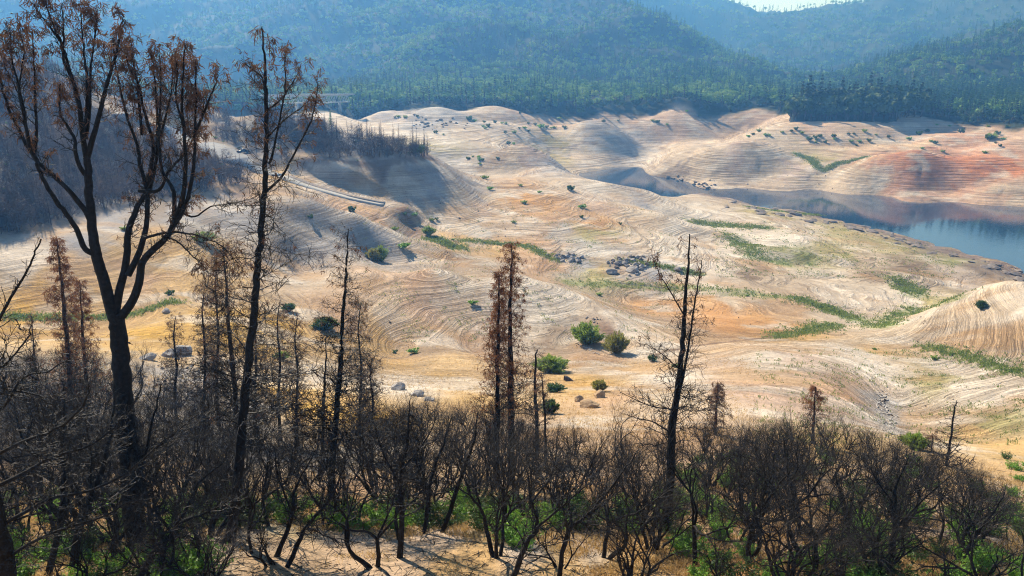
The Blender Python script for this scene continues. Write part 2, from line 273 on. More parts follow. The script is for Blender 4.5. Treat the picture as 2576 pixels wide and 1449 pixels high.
BROWNLINE = [ # eroded cuts, damp gullies
 ([(1640,893),(1760,868),(1850,858),(1950,846)], 1.0, (.22,.15,.10)),
 ([(930,893),(1050,888),(1180,886)], 0.8, (.30,.21,.13)),
 ([(1700,722),(1600,716),(1560,712)], 0.8, (.14,.12,.11)),
 ([(2215,1000),(2235,1040),(2250,1090)], 1.6, (.40,.37,.33)),
 ([(2310,690),(2290,700),(2260,715)], 1.5, (.20,.15,.13)),
 ([(1500,362),(1380,372),(1350,380)], 2.0, (.25,.2,.16)),
 ([(760,412),(900,412),(1000,408),(1085,398)], 2.6, (.16,.11,.08)),
]
print('projecting colour samples')
def grid_hits(pts):
    o = []
    for p in pts:
        h = hit(p[0], p[1]); o.append(h if h is not None else PZ(p[0], p[1], -44))
    return np.array(o)
_ch = grid_hits(CS); _cc = np.array([c[2] for c in CS]); _cq = tl(_ch)
def _cfn(q):
    o = np.empty((len(q), 3))
    for i in range(0, len(q), 20000):
        d2 = ((q[i:i + 20000, None, :] - _cq[None]) ** 2).sum(2); wt = (d2 + 2e-4) ** -1.7
        o[i:i + 20000] = (wt @ _cc) / wt.sum(1)[:, None]
    return o
CG = Grid(_cfn, math.log(5), math.log(1100), 340, 400)
def poly_xy(pts):
    return grid_hits(pts)[:, :2]
GREEN = [(poly_xy(p), w_, c) for p, w_, c in GREEN]; BROWNLINE = [(poly_xy(p), w_, c) for p, w_, c in BROWNLINE]
_ws = grid_hits(WATERSIDE)[:, :2]
def seg_dist(x, y, poly):
    d = np.full(len(x), 1e9)
    for (ax, ay), (bx, by) in zip(poly[:-1], poly[1:]):
        dx, dy = bx - ax, by - ay; L = dx * dx + dy * dy + 1e-9
        t = np.clip(((x - ax) * dx + (y - ay) * dy) / L, 0, 1)
        d = np.minimum(d, np.hypot(x - ax - t * dx, y - ay - t * dy))
    return d
def ground_colour(x, y, z):
    r = np.hypot(x, y); wv = np.clip(r * 0.02, .4, 14)
    xx = x + wv * 1.6 * fbm(x / 11, y / 11, 4) ; yy = y + wv * 2.2 * fbm(x / 13 + 90, y / 13, 4)
    o = CG(tl(np.stack([xx, yy], 1)), False)
    n = fbm(x / 9, y / 9, 5); o *= (1 + 0.16 * n)[:, None]
    # dry grass gathers in patches
    near = 1 - smooth(300, 600, r)
    p = smooth(0.05, 0.5, fbm(x / 22 + 7, y / 14, 5)) * 0.6 * near
    o = o * (1 - p[:, None]) + np.array((.44, .28, .14)) * p[:, None]
    p = smooth(0.15, 0.5, fbm(x / 17 + 70, y / 12, 5)) * 0.65
    o = o * (1 - p[:, None]) + np.array((.60,.53,.44)) * p[:, None] * (0.5 + 0.5 * np.minimum(1, o.sum(1) / 1.1))[:, None]
    for poly, w_, c in GREEN:
        d = seg_dist(x, y, poly) + fbm(x / 4, y / 4, 3) * w_ * 1.3
        m = (1 - smooth(w_ * .2, w_ * 2.0, d)) * 0.62; o = o * (1 - m[:, None]) + np.array(c) * m[:, None]
    for poly, w_, c in BROWNLINE:
        d = seg_dist(x, y, poly) + fbm(x / 3, y / 3, 3) * w_ * .9
        m = (1 - smooth(w_ * .4, w_ * 1.5, d)) * 0.8; o = o * (1 - m[:, None]) + np.array(c) * m[:, None]
    # dark eroded rock just above the near waterline
    d = seg_dist(x, y, _ws); m = (1 - smooth(8, 30, d + 14 * fbm(x / 14, y / 14, 4))) * smooth(-.5, .1, fbm(x / 6 + 3, y / 3, 4)) * .88
    o = o * (1 - m[:, None]) + np.array((.17, .125, .11)) * m[:, None]
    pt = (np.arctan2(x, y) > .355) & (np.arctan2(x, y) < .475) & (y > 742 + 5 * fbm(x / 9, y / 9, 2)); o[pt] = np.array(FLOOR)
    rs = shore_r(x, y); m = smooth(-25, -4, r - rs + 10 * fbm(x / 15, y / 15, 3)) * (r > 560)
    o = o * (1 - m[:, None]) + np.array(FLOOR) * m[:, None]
    return o

# ---------------------------------------------------------------- materials
def mat(name, col=(.5, .5, .5), rough=.9, spec=.3, noise=None, bump=None, metal=0.0, col2=None, attr=None, trans=0.0):
    m = bpy.data.materials.new(name); m.use_nodes = True; n = m.node_tree.nodes; l = m.node_tree.links
    b = n['Principled BSDF']; b.inputs['Base Color'].default_value = (*col, 1); b.inputs['Roughness'].default_value = rough
    b.inputs['Specular IOR Level'].default_value = spec; b.inputs['Metallic'].default_value = metal
    tc = n.new('ShaderNodeTexCoord')
    if noise:
        t = n.new('ShaderNodeTexNoise'); t.inputs['Scale'].default_value = noise; t.inputs['Detail'].default_value = 5
        l.new(tc.outputs['Object'], t.inputs['Vector'])
        rp = n.new('ShaderNodeValToRGB'); rp.color_ramp.elements[0].position = .3; rp.color_ramp.elements[1].position = .7
        rp.color_ramp.elements[0].color = (*col, 1); rp.color_ramp.elements[1].color = (*(col2 or tuple(min(1, c * 1.6) for c in col)), 1)
        l.new(t.outputs['Fac'], rp.inputs['Fac']); l.new(rp.outputs['Color'], b.inputs['Base Color'])
    if bump:
        t2 = n.new('ShaderNodeTexNoise'); t2.inputs['Scale'].default_value = bump[0]; t2.inputs['Detail'].default_value = 6
        l.new(tc.outputs['Object'], t2.inputs['Vector'])
        bp = n.new('ShaderNodeBump'); bp.inputs['Distance'].default_value = bump[1]; l.new(t2.outputs['Fac'], bp.inputs['Height']); l.new(bp.outputs['Normal'], b.inputs['Normal'])
    if trans:
        ts = n.new('ShaderNodeBsdfTranslucent'); mx = n.new('ShaderNodeMixShader'); mx.inputs[0].default_value = trans
        src = b.inputs['Base Color'].links[0].from_socket if b.inputs['Base Color'].links else None
        if src: l.new(src, ts.inputs['Color'])
        else: ts.inputs['Color'].default_value = (*col, 1)
        l.new(b.outputs[0], mx.inputs[1]); l.new(ts.outputs[0], mx.inputs[2]); l.new(mx.outputs[0], n['Material Output'].inputs['Surface'])
    return m

def ground_material(name, terraces=True):
    m = bpy.data.materials.new(name); m.use_nodes = True; n = m.node_tree.nodes; l = m.node_tree.links
    b = n['Principled BSDF']; b.inputs['Roughness'].default_value = .95; b.inputs['Specular IOR Level'].default_value = .1
    at = n.new('ShaderNodeVertexColor'); at.layer_name = 'Col'
    geo = n.new('ShaderNodeNewGeometry')
    def math_(op, a, b_=None, c=None):
        x = n.new('ShaderNodeMath'); x.operation = op
        for i, s in enumerate((a, b_, c)):
            if s is None: continue
            if hasattr(s, 'links'): l.new(s, x.inputs[i])
            else: x.inputs[i].default_value = s
        return x.outputs[0]
    def noise(vec, sc, det=4, rough=.55):
        t = n.new('ShaderNodeTexNoise'); t.inputs['Scale'].default_value = sc; t.inputs['Detail'].default_value = det; t.inputs['Roughness'].default_value = rough
        l.new(vec, t.inputs['Vector']); return t.outputs['Fac']
    pos = geo.outputs['Position']
    def scaled(x, y, z, off=None):
        v = n.new('ShaderNodeMapping'); v.inputs['Scale'].default_value = (x, y, z); l.new(pos, v.inputs['Vector'])
        if off: v.inputs['Location'].default_value = off
        return v.outputs[0]
    fine = noise(scaled(1, 1, 1), 1.3, 6, .7)
    mid = noise(scaled(1, 1, 1), .16, 5, .6)
    warp = noise(scaled(1, 1, 0), .045, 3)
    sep = n.new('ShaderNodeSeparateXYZ'); l.new(pos, sep.inputs[0])
    def levels(k, seed, thr=(.42, .58)):
        z = math_('MULTIPLY_ADD', warp, 1.0, sep.outputs[2]); z = math_('MULTIPLY_ADD', mid, 0.16, z); z = math_('MULTIPLY_ADD', fine, 0.16, z)
        cb = n.new('ShaderNodeCombineXYZ'); l.new(math_('MULTIPLY', sep.outputs[0], .012), cb.inputs[0]); l.new(math_('MULTIPLY', sep.outputs[1], .012), cb.inputs[1])
        l.new(math_('MULTIPLY_ADD', z, k, seed), cb.inputs[2])
        t = n.new('ShaderNodeTexNoise'); t.inputs['Scale'].default_value = 1; t.inputs['Detail'].default_value = 2; t.inputs['Roughness'].default_value = .6; l.new(cb.outputs[0], t.inputs['Vector'])
        mr = n.new('ShaderNodeMapRange'); mr.inputs['From Min'].default_value = thr[0]; mr.inputs['From Max'].default_value = thr[1]; mr.interpolation_type = 'SMOOTHSTEP'; l.new(t.outputs['Fac'], mr.inputs['Value'])
        return mr.outputs[0]
    # tone variation
    hs = n.new('ShaderNodeMixRGB'); hs.blend_type = 'MULTIPLY'; hs.inputs[0].default_value = 1
    tone = math_('MULTIPLY_ADD', fine, .9, .55); tone = math_('MULTIPLY', tone, math_('MULTIPLY_ADD', mid, .5, .75))
    l.new(at.outputs['Color'], hs.inputs[1]); l.new(tone, hs.inputs[2])
    col = hs.outputs[0]
    # the height for bump
    h = math_('MULTIPLY', fine, .32)
    h = math_('MULTIPLY_ADD', mid, .8, h)
    if terraces:
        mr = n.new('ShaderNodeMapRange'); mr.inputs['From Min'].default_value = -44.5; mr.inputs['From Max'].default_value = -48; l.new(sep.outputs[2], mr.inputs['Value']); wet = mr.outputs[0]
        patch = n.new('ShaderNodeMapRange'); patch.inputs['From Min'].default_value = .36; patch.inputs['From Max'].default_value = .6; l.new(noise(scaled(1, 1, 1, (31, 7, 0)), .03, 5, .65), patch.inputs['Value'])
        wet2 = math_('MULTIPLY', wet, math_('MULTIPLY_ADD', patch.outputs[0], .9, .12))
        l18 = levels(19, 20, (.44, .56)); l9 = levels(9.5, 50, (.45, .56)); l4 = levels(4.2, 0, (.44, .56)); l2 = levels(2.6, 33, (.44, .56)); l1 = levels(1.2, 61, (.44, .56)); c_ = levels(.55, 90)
        dist = n.new('ShaderNodeVectorMath'); dist.operation = 'LENGTH'; l.new(pos, dist.inputs[0])
        def ramp_(a0, a1):
            q = n.new('ShaderNodeMapRange'); q.interpolation_type = 'SMOOTHSTEP'; q.inputs['From Min'].default_value = a0; q.inputs['From Max'].default_value = a1; l.new(dist.outputs['Value'], q.inputs['Value']); return q.outputs[0]
        def mixv(f, p, q):
            x = n.new('ShaderNodeMix'); x.data_type = 'FLOAT'; l.new(f, x.inputs[0]); l.new(p, x.inputs[2]); l.new(q, x.inputs[3]); return x.outputs[0]
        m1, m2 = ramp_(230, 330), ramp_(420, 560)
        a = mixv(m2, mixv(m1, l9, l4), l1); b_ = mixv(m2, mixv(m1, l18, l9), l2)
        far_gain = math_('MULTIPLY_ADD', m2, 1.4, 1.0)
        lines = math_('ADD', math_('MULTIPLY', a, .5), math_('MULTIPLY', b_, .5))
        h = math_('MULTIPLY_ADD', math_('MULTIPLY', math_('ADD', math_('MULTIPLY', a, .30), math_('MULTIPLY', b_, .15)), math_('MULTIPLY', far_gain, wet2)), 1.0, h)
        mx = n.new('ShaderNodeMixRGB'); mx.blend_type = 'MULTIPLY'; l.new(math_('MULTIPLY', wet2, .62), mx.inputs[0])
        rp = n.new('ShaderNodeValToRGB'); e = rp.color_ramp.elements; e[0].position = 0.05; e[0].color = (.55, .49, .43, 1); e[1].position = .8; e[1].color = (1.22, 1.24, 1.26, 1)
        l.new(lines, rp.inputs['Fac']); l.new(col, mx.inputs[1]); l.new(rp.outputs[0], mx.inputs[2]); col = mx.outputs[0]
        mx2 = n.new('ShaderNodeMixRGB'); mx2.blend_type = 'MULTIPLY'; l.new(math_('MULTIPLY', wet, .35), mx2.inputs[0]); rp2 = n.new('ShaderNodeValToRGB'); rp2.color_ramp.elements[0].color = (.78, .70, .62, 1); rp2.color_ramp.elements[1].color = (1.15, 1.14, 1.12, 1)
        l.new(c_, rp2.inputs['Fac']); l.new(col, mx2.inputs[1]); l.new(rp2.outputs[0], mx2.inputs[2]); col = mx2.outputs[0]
    # scattered dark stones, stumps and tufts
    vo = n.new('ShaderNodeTexVoronoi'); vo.inputs['Scale'].default_value = .55; l.new(scaled(1, 1, 1), vo.inputs['Vector'])
    dots = math_('MULTIPLY', math_('LESS_THAN', vo.outputs['Distance'], .16), math_('GREATER_THAN', noise(scaled(1, 1, 1, (3, 9, 2)), .09, 3), .54))
    mx3 = n.new('ShaderNodeMixRGB'); l.new(math_('MULTIPLY', dots, .6), mx3.inputs[0]); mx3.inputs[2].default_value = (.16, .12, .07, 1); l.new(col, mx3.inputs[1]); col = mx3.outputs[0]
    l.new(col, b.inputs['Base Color'])
    bp = n.new('ShaderNodeBump'); bp.inputs['Distance'].default_value = 1.0; bp.inputs['Strength'].default_value = 1.0; l.new(h, bp.inputs['Height']); l.new(bp.outputs['Normal'], b.inputs['Normal'])
    return m

# ---------------------------------------------------------------- ground sheet
import time as _t; _t0=_t.time(); print('building ground')
def build_ground():
    th = np.concatenate([np.linspace(-80, -40, 30)[:-1], np.linspace(-40, 40, NCOL), np.linspace(40, 80, 30)[1:]]) * math.pi / 180
    rr = np.concatenate([np.exp(np.linspace(math.log(3), math.log(60), 160))[:-1], np.exp(np.linspace(math.log(60), math.log(1000), NROW))[:-1], np.exp(np.linspace(math.log(1000), math.log(3900), 170))])
    T, RR = np.meshgrid(th, rr); x = (np.sin(T) * RR).ravel(); y = (np.cos(T) * RR).ravel()
    z = height(x, y); co = np.stack([x, y, z], 1)
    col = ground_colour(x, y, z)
    nr, nc = len(rr), len(th)
    i = np.arange((nr - 1) * (nc - 1)); a = (i // (nc - 1)) * nc + i % (nc - 1)
    quads = np.stack([a, a + 1, a + nc + 1, a + nc], 1)
    rmid = np.hypot(x, y)[quads].mean(1); smid = shore_r(x[quads[:, 0]], y[quads[:, 0]])
    far = rmid > smid + 5
    for nm, sel, terr in (('ground', ~far, True), ('hills', far, False)):
        q = quads[sel]; used, inv = np.unique(q, return_inverse=True); q = inv.reshape(-1, 4)
        me = bpy.data.meshes.new(nm); me.vertices.add(len(used)); me.vertices.foreach_set('co', co[used].astype(np.float32).ravel())
        me.loops.add(q.size); me.loops.foreach_set('vertex_index', q.astype(np.int32).ravel())
        me.polygons.add(len(q)); me.polygons.foreach_set('loop_start', np.arange(0, q.size, 4, dtype=np.int32)); me.polygons.foreach_set('loop_total', np.full(len(q), 4, np.int32))
        me.polygons.foreach_set('use_smooth', np.ones(len(q), bool))
        me.update(calc_edges=True)
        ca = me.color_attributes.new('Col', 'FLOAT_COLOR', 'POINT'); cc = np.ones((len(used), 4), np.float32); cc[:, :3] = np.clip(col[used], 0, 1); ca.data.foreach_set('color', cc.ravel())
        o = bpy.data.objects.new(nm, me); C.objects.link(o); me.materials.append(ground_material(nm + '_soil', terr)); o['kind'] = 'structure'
NCOL, NROW = 900, 900
build_ground(); print('ground done', _t.time() - _t0)

# ---------------------------------------------------------------- lake
def build_water():
    import bmesh
    bm = bmesh.new(); vs = [bm.verts.new(p) for p in ((-60, 230, WATER + .02), (600, 230, WATER + .02), (900, 700, WATER + .02), (60, 830, WATER + .02), (-60, 700, WATER + .02))]
    bm.faces.new(vs); me = bpy.data.meshes.new('water'); bm.to_mesh(me); o = bpy.data.objects.new('water', me); C.objects.link(o); o['kind'] = 'structure'
    m = bpy.data.materials.new('lake_water'); m.use_nodes = True; n = m.node_tree.nodes; l = m.node_tree.links; b = n['Principled BSDF']
    b.inputs['Base Color'].default_value = (.018, .045, .085, 1); b.inputs['Roughness'].default_value = .02; b.inputs['IOR'].default_value = 1.5; b.inputs['Specular IOR Level'].default_value = 1.0  # blue of the reflected sky is put into the base colour
    tc = n.new('ShaderNodeTexCoord'); t = n.new('ShaderNodeTexNoise'); t.inputs['Scale'].default_value = .7; t.inputs['Detail'].default_value = 4; l.new(tc.outputs['Object'], t.inputs['Vector'])
    bp = n.new('ShaderNodeBump'); bp.inputs['Distance'].default_value = .02; l.new(t.outputs['Fac'], bp.inputs['Height']); l.new(bp.outputs['Normal'], b.inputs['Normal'])
    me.materials.append(m)
build_water()
# ---------------------------------------------------------------- object helpers
RS = np.random.RandomState(11); rnd = random.Random(5)
M = {}
M['char'] = mat('charred_bark', (.007, .006, .006), .75, .2, 7, (22, .03), col2=(.022, .019, .018))
M['bark'] = mat('scorched_bark', (.035, .026, .022), .85, .2, 6, (18, .03), col2=(.10, .075, .06))
M['twig'] = mat('burnt_twigs', (.008, .007, .007), .6, .18, 3, col2=(.030, .026, .024))
M['ashtwig'] = mat('ashy_twigs', (.025, .022, .021), .7, .2, 2, col2=(.10, .085, .078))
M['needle'] = mat('dead_needles', (.085, .042, .026), .7, .2, 2, col2=(.19, .10, .058), trans=.35)
M['needle2'] = mat('dull_dead_needles', (.12, .062, .036), .7, .2, 2, col2=(.20, .11, .07), trans=.35)
M['rust'] = mat('rust_needles', (.17, .065, .03), .7, .2, 2, col2=(.30, .14, .07), trans=.35)
M['leaf'] = mat('fresh_leaves', (.14, .31, .03), .5, .4, 1.2, col2=(.27, .47, .07), trans=.45)
M['leafdark'] = mat('oak_leaves', (.045, .10, .018), .5, .4, 1.2, col2=(.10, .17, .03), trans=.4)
M['willow'] = mat('willow_leaves', (.20, .30, .045), .55, .3, .8, col2=(.34, .42, .09), trans=.4)
M['willow2'] = mat('yellowing_willow_leaves', (.24, .25, .05), .55, .3, .8, col2=(.36, .32, .09), trans=.4)
M['forest'] = mat('forest_leaves', (.040, .075, .018), .7, .2, .05, col2=(.105, .145, .035), trans=.25)
M['conif'] = mat('conifer_needles', (.022, .050, .018), .7, .2, .05, col2=(.050, .085, .028), trans=.2)
M['rock'] = mat('granite', (.20, .185, .175), .9, .2, 1.5, (3, .12), col2=(.42, .39, .36))
M['darkrock'] = mat('dark_rock', (.12, .10, .09), .9, .2, 1.5, (3, .12), col2=(.27, .23, .20))
M['tanrock'] = mat('tan_outcrop', (.26, .17, .10), .95, .1, 1.2, (3, .12), col2=(.46, .33, .20))
M['wood'] = mat('bleached_wood', (.26, .235, .21), .9, .2, 2, (9, .03), col2=(.52, .49, .45))
M['brownwood'] = mat('dark_wood', (.07, .05, .04), .9, .2, 2, (9, .03), col2=(.16, .12, .09))
M['dry'] = mat('dry_grass', (.46, .29, .11), .8, .2, .5, col2=(.60, .44, .20), trans=.4)
M['reed'] = mat('green_grass', (.13, .20, .045), .7, .2, .3, col2=(.26, .30, .09), trans=.4)
M['asphalt'] = mat('asphalt', (.20, .20, .20), .9, .2, .5, (6, .01), col2=(.26, .26, .255))
M['concrete'] = mat('concrete', (.28, .27, .25), .9, .2, .4, (5, .01), col2=(.36, .35, .32))
M['steel'] = mat('painted_steel', (.42, .46, .46), .6, .4)
M['paint'] = mat('line_paint', (.7, .7, .66), .8, .2)
M['carpaint'] = mat('black_car_paint', (.012, .013, .016), .25, .6)
M['glass'] = mat('dark_glass', (.02, .025, .03), .05, .8)
M['tyre'] = mat('rubber', (.02, .02, .02), .9, .2)
M['lamp'] = mat('tail_lamp_red', (.4, .02, .02), .3, .5)

class MB:
    """collects tubes and small faces, then links them as ONE mesh object"""
    def __init__(s): s.v = []; s.f = []; s.n = 0; s.cs = {}
    def tube(s, pts, rad, k=3):
        pts = np.asarray(pts, float); n = len(pts); rad = np.broadcast_to(np.asarray(rad, float), (n,))
        t = np.gradient(pts, axis=0); t /= np.linalg.norm(t, axis=1)[:, None] + 1e-9
        ref = np.array((0.31, 0.95, 0.05)) if abs(t[0, 2]) > .6 else np.array((0.05, 0.1, 1.0))
        a = np.cross(t, ref); a /= np.linalg.norm(a, axis=1)[:, None] + 1e-9; b = np.cross(t, a)
        if k not in s.cs:
            an = np.arange(k) * 2 * math.pi / k; s.cs[k] = (np.cos(an)[None, :, None], np.sin(an)[None, :, None])
        c, d = s.cs[k]
        ring = pts[:, None, :] + (a[:, None, :] * c + b[:, None, :] * d) * rad[:, None, None]
        s.v.append(ring.reshape(-1, 3))
        i = np.arange(n - 1)[:, None] * k + np.arange(k)[None]; j = np.arange(n - 1)[:, None] * k + (np.arange(k) + 1)[None] % k
        q = np.stack([i, j, j + k, i + k], 2).reshape(-1, 4) + s.n
        s.f.append(q); s.n += n * k
    def quads(s, c, ax, ay):
        """leaf quads: centres and half axes, each (n, 3)"""
        n = len(c); v = np.stack([c - ax - ay, c + ax - ay, c + ax + ay, c - ax + ay], 1).reshape(-1, 3)
        s.v.append(v); s.f.append(np.arange(n * 4).reshape(-1, 4) + s.n); s.n += n * 4
    def mesh(s, verts, faces):
        verts = np.asarray(verts, float); s.v.append(verts); s.f.append([tuple(int(i) + s.n for i in f) for f in faces]); s.n += len(verts)
    def box(s, c, h, rz=0.0, mtx=None):
        v = np.array([(x, y, z) for z in (-1, 1) for y in (-1, 1) for x in (-1, 1)], float) * np.array(h)
        if rz: ca, sa = math.cos(rz), math.sin(rz); v = np.stack([v[:, 0] * ca - v[:, 1] * sa, v[:, 0] * sa + v[:, 1] * ca, v[:, 2]], 1)
        if mtx is not None: v = v @ np.array(mtx).T
        s.mesh(v + np.array(c), [(0, 2, 3, 1), (4, 5, 7, 6), (0, 1, 5, 4), (2, 6, 7, 3), (0, 4, 6, 2), (1, 3, 7, 5)])
    def data(s, name, m, sm=False):
        me = bpy.data.meshes.new(name); V = np.concatenate(s.v).astype(np.float32)
        q = [x for x in s.f if isinstance(x, np.ndarray)]; o = [f for x in s.f if not isinstance(x, np.ndarray) for f in x]
        lv = []; lt = []
        if q: Q = np.concatenate(q); lv.append(Q.ravel()); lt.append(np.full(len(Q), 4))
        if o: lv.append(np.array([i for f in o for i in f])); lt.append(np.array([len(f) for f in o]))
        lv = np.concatenate(lv).astype(np.int32); lt = np.concatenate(lt).astype(np.int32)
        me.vertices.add(len(V)); me.vertices.foreach_set('co', V.ravel()); me.loops.add(len(lv)); me.loops.foreach_set('vertex_index', lv)
        me.polygons.add(len(lt)); st = np.concatenate([[0], np.cumsum(lt)[:-1]]).astype(np.int32)
        me.polygons.foreach_set('loop_start', st); me.polygons.foreach_set('loop_total', lt)
        if sm: me.polygons.foreach_set('use_smooth', np.ones(len(lt), bool))
        me.update(calc_edges=True); me.materials.append(m); return me
    def build(s, name, m, parent=None, sm=False):
        if not s.v: return None
        o = bpy.data.objects.new(name, s.data(name, m, sm)); C.objects.link(o); o.parent = parent; return o
def empty(name, loc, rz=0.0, sc=1.0):
    o = bpy.data.objects.new(name, None); C.objects.link(o); o.location = loc; o.rotation_euler = (0, 0, rz); o.scale = (sc,) * 3; o.empty_display_size = .2; return o
KIDS = {}
def remember(o, kids): KIDS[o.name] = [k for k in kids if k is not None]; return o
def dup(o, loc, rz=0.0, sc=1.0, label=None, group=None):
    c = o.copy(); C.objects.link(c); c.location = loc; c.rotation_euler = (0, 0, rz); c.scale = (sc,) * 3 if np.isscalar(sc) else sc
    for k in KIDS.get(o.name, []):
        d = k.copy(); C.objects.link(d); d.parent = c
    if label: c['label'] = label
    if group: c['group'] = group
    return c

def wander(p, d, L, n, wob, up=0.0, rs=RS):
    """a crooked path of n steps"""
    pts = [np.array(p, float)]; d = np.array(d, float); d /= np.linalg.norm(d); st = L / n
    for i in range(n):
        d = d + rs.normal(0, wob, 3); d[2] += up; d /= np.linalg.norm(d); pts.append(pts[-1] + d * st)
    return np.array(pts), d
def perp(d, ang, rs=RS):
    v = rs.normal(0, 1, 3); v -= v.dot(d) * d; v /= np.linalg.norm(v) + 1e-9
    return d * math.cos(ang) + v * math.sin(ang)

# ---------------------------------------------------------------- burnt brush
def brush_mesh(seed, h=4.6, stems=5, spread=.45, depth=5, fine=3, lean=(0, 0), fat=1.4):
    rs = np.random.RandomState(seed); st = MB(); tw = MB()
    def grow(p, d, L, r, lv):
        n = 4 if lv < 3 else 3
        pts, d2 = wander(p, d, L, n, .17 if lv < 3 else .24, .05, rs)
        r2 = r * (.70 if lv < 3 else .62)
        (st if lv < 3 else tw).tube(pts, np.linspace(r, r2, n + 1), 5 if lv < 2 else (4 if lv == 2 else 3))
        if lv >= depth:
            for _ in range(fine):
                q = pts[rs.randint(1, n + 1)]; dd = perp(d2, rs.uniform(.3, .95), rs); pp, _d = wander(q, dd, L * rs.uniform(.4, .8), 2, .25, .10, rs)
                tw.tube(pp, (r2 * .75, r2 * .6, r2 * .3), 3)
            return
        for c in range(rs.choice([2, 2, 3]) if lv else rs.choice([2, 3])):
            grow(pts[-1], perp(d2, rs.uniform(.22, .62), rs), L * rs.uniform(.68, .92), r2 * rs.uniform(.66, .9), lv + 1)
        if lv >= 1:
            for c in range(1 + (lv > 2)):
                grow(pts[rs.randint(1, n)], perp(d2, rs.uniform(.5, 1.0), rs), L * rs.uniform(.4, .65), r2 * .5, max(lv + 1, 3))
    for s_ in range(stems):
        a = s_ * 2.399 + rs.uniform(0, 1); e = rs.uniform(.1, spread * 1.5)
        d = np.array((math.cos(a) * e + lean[0], math.sin(a) * e + lean[1], 1.0))
        grow((math.cos(a) * .15, math.sin(a) * .15, -.3), d, h * .30 * rs.uniform(.8, 1.1), rs.uniform(.045, .085) * fat, 0)
    return st, tw
def brush_proto(seed, mats=('char', 'twig'), **k):
    st, tw = brush_mesh(seed, **k)
    return st.data('trunk', M[mats[0]]), tw.data('crown', M[mats[1]])
BRUSH = [brush_proto(100 + i, mats=('char', ('twig', 'ashtwig', 'twig')[i % 3]), h=4.4 + .25 * (i % 3), stems=3 + i % 4, spread=.3 + .06 * (i % 3), depth=5, fine=2, lean=((.25, .1), (0, 0), (.4, -.1), (-.2, 0))[i % 4]) for i in range(7)]
BRUSH += [brush_proto(130 + i, h=6.6 + .5 * (i % 3), stems=1 + i % 3, spread=.22, depth=5, fine=2, lean=((.3, .1), (.05, 0), (.45, -.1), (-.15, 0), (.2, .2))[i], fat=1.9) for i in range(5)]
BRUSH_H = [max(v.co.z for v in b.vertices) for a, b in BRUSH]
print('brush meshes', sum(len(a.polygons) + len(b.polygons) for a, b in BRUSH))

def vtop(u): return np.interp(u, [-200, 0, 250, 340, 520, 620, 850, 1000, 1100, 1300, 1450, 1560, 1650, 1750, 1900, 2130, 2230, 2330, 2450, 2576, 2800], [840, 840, 850, 870, 960, 1020, 1060, 1000, 975, 1030, 1060, 1075, 1080, 1040, 1050, 1050, 1090, 1120, 1170, 1250, 1350])
MARKS = [(-300, 'left of the charred trunk at the left edge'), (120, 'at the left edge before the rusty pines'), (260, 'left of the big forked pine'), (330, 'beside the big forked pine'), (460, 'between the forked pine and the tall pine'), (600, 'beside the foot of the tall pine'), (740, 'right of the tall pine'), (850, 'beside the slim grey pine'), (1020, 'between the slim pine and the paired pines'), (1180, 'left of the paired pines'), (1300, 'beside the paired pines'), (1460, 'right of the paired pines'), (1600, 'left of the twin-topped pine'), (1720, 'beside the twin-topped pine'), (1850, 'right of the twin-topped pine'), (1980, 'left of the small rusty pine'), (2120, 'right of the small rusty pine'), (2260, 'below the strip of driftwood'), (2400, 'beside the bare pole-like pine at right'), (2520, 'at the right edge of the slope')]
def where(u):
    for lim, t in MARKS:
        if u < lim: return t
    return 'at the far right corner of the slope'
def where_pt(p):
    u = CX + p[0] / (p[1] * math.cos(PITCH) - p[2] * math.sin(PITCH)) * F; return where(u)
def uv(p):
    dd = p[1] * math.cos(PITCH) - p[2] * math.sin(PITCH); c = p[1] * math.sin(PITCH) + p[2] * math.cos(PITCH)
    return CX + p[0] / dd * F, CY - c / dd * F

def place_brush():
    taken = []; n = 0; front = [(u, rnd.uniform(1250, 1330)) for u in range(480, 1640, 42)]
    for k in range(14000):
        u = rnd.uniform(-260, 2800); vt = float(vtop(u)); v = vt + 75 + (1640 - vt) * rnd.random() ** 1.1
        if k < len(front): u, v = front[k]
        if 560 < u < 1560 and 1335 < v and rnd.random() < .72: continue
        if 600 < u < 1560 and v > 1440: continue
        if v > 1449 and rnd.random() < .5: continue
        if v > 1520: continue
        d = ray(u, v); ys = np.linspace(10, 130, 241); z = height(d[0] * ys, ys); i = int(np.argmax(d[2] * ys < z))
        if d[2] * ys[i] >= z[i]: continue
        x, y = d[0] * ys[i], ys[i]
        sp = rnd.uniform(1.5, 2.3) + .011 * y if k >= len(front) else .8
        if any((x - a) ** 2 + (y - b) ** 2 < sp * sp for a, b in taken): continue
        if y < 14: continue
        sc = rnd.uniform(.6, 1.3)
        if v < vt + 140: sc *= .85
        if y < 22: sc *= .8
        top = float(ray(u, vt - 12)[2]) * y - gz(x, y)
        if top < 1.6: continue
        i = n % 7 if (v < 1180 and rnd.random() < .6) or y < 24 else rnd.randint(7, 11) if rnd.random() < .55 else n % 7
        sc = min(sc, top / BRUSH_H[i] * rnd.uniform(.8, 1.05))
        if sc < .3: continue
        t = empty('burnt_shrub', (x, y, gz(x, y)), rnd.uniform(0, 6.28), sc)
        a = bpy.data.objects.new('trunk', BRUSH[i][0]); b = bpy.data.objects.new('crown', BRUSH[i][1])
        for o in (a, b): C.objects.link(o); o.parent = t
        row = 'low down' if v > 1330 else ('mid thicket' if v > vt + 200 else 'back row')
        lean = ('burnt shrub with leaning stems', 'burnt shrub with greyish twigs', 'many-stemmed burnt shrub')[i % 3]
        tag(t, lean + ' ' + row + ' ' + where(u), 'shrub', 'burnt shrubs in the foreground thicket'); n += 1; taken.append((x, y))
        if n >= 298: break
    print('brush', n); return taken
TAKEN = place_brush()

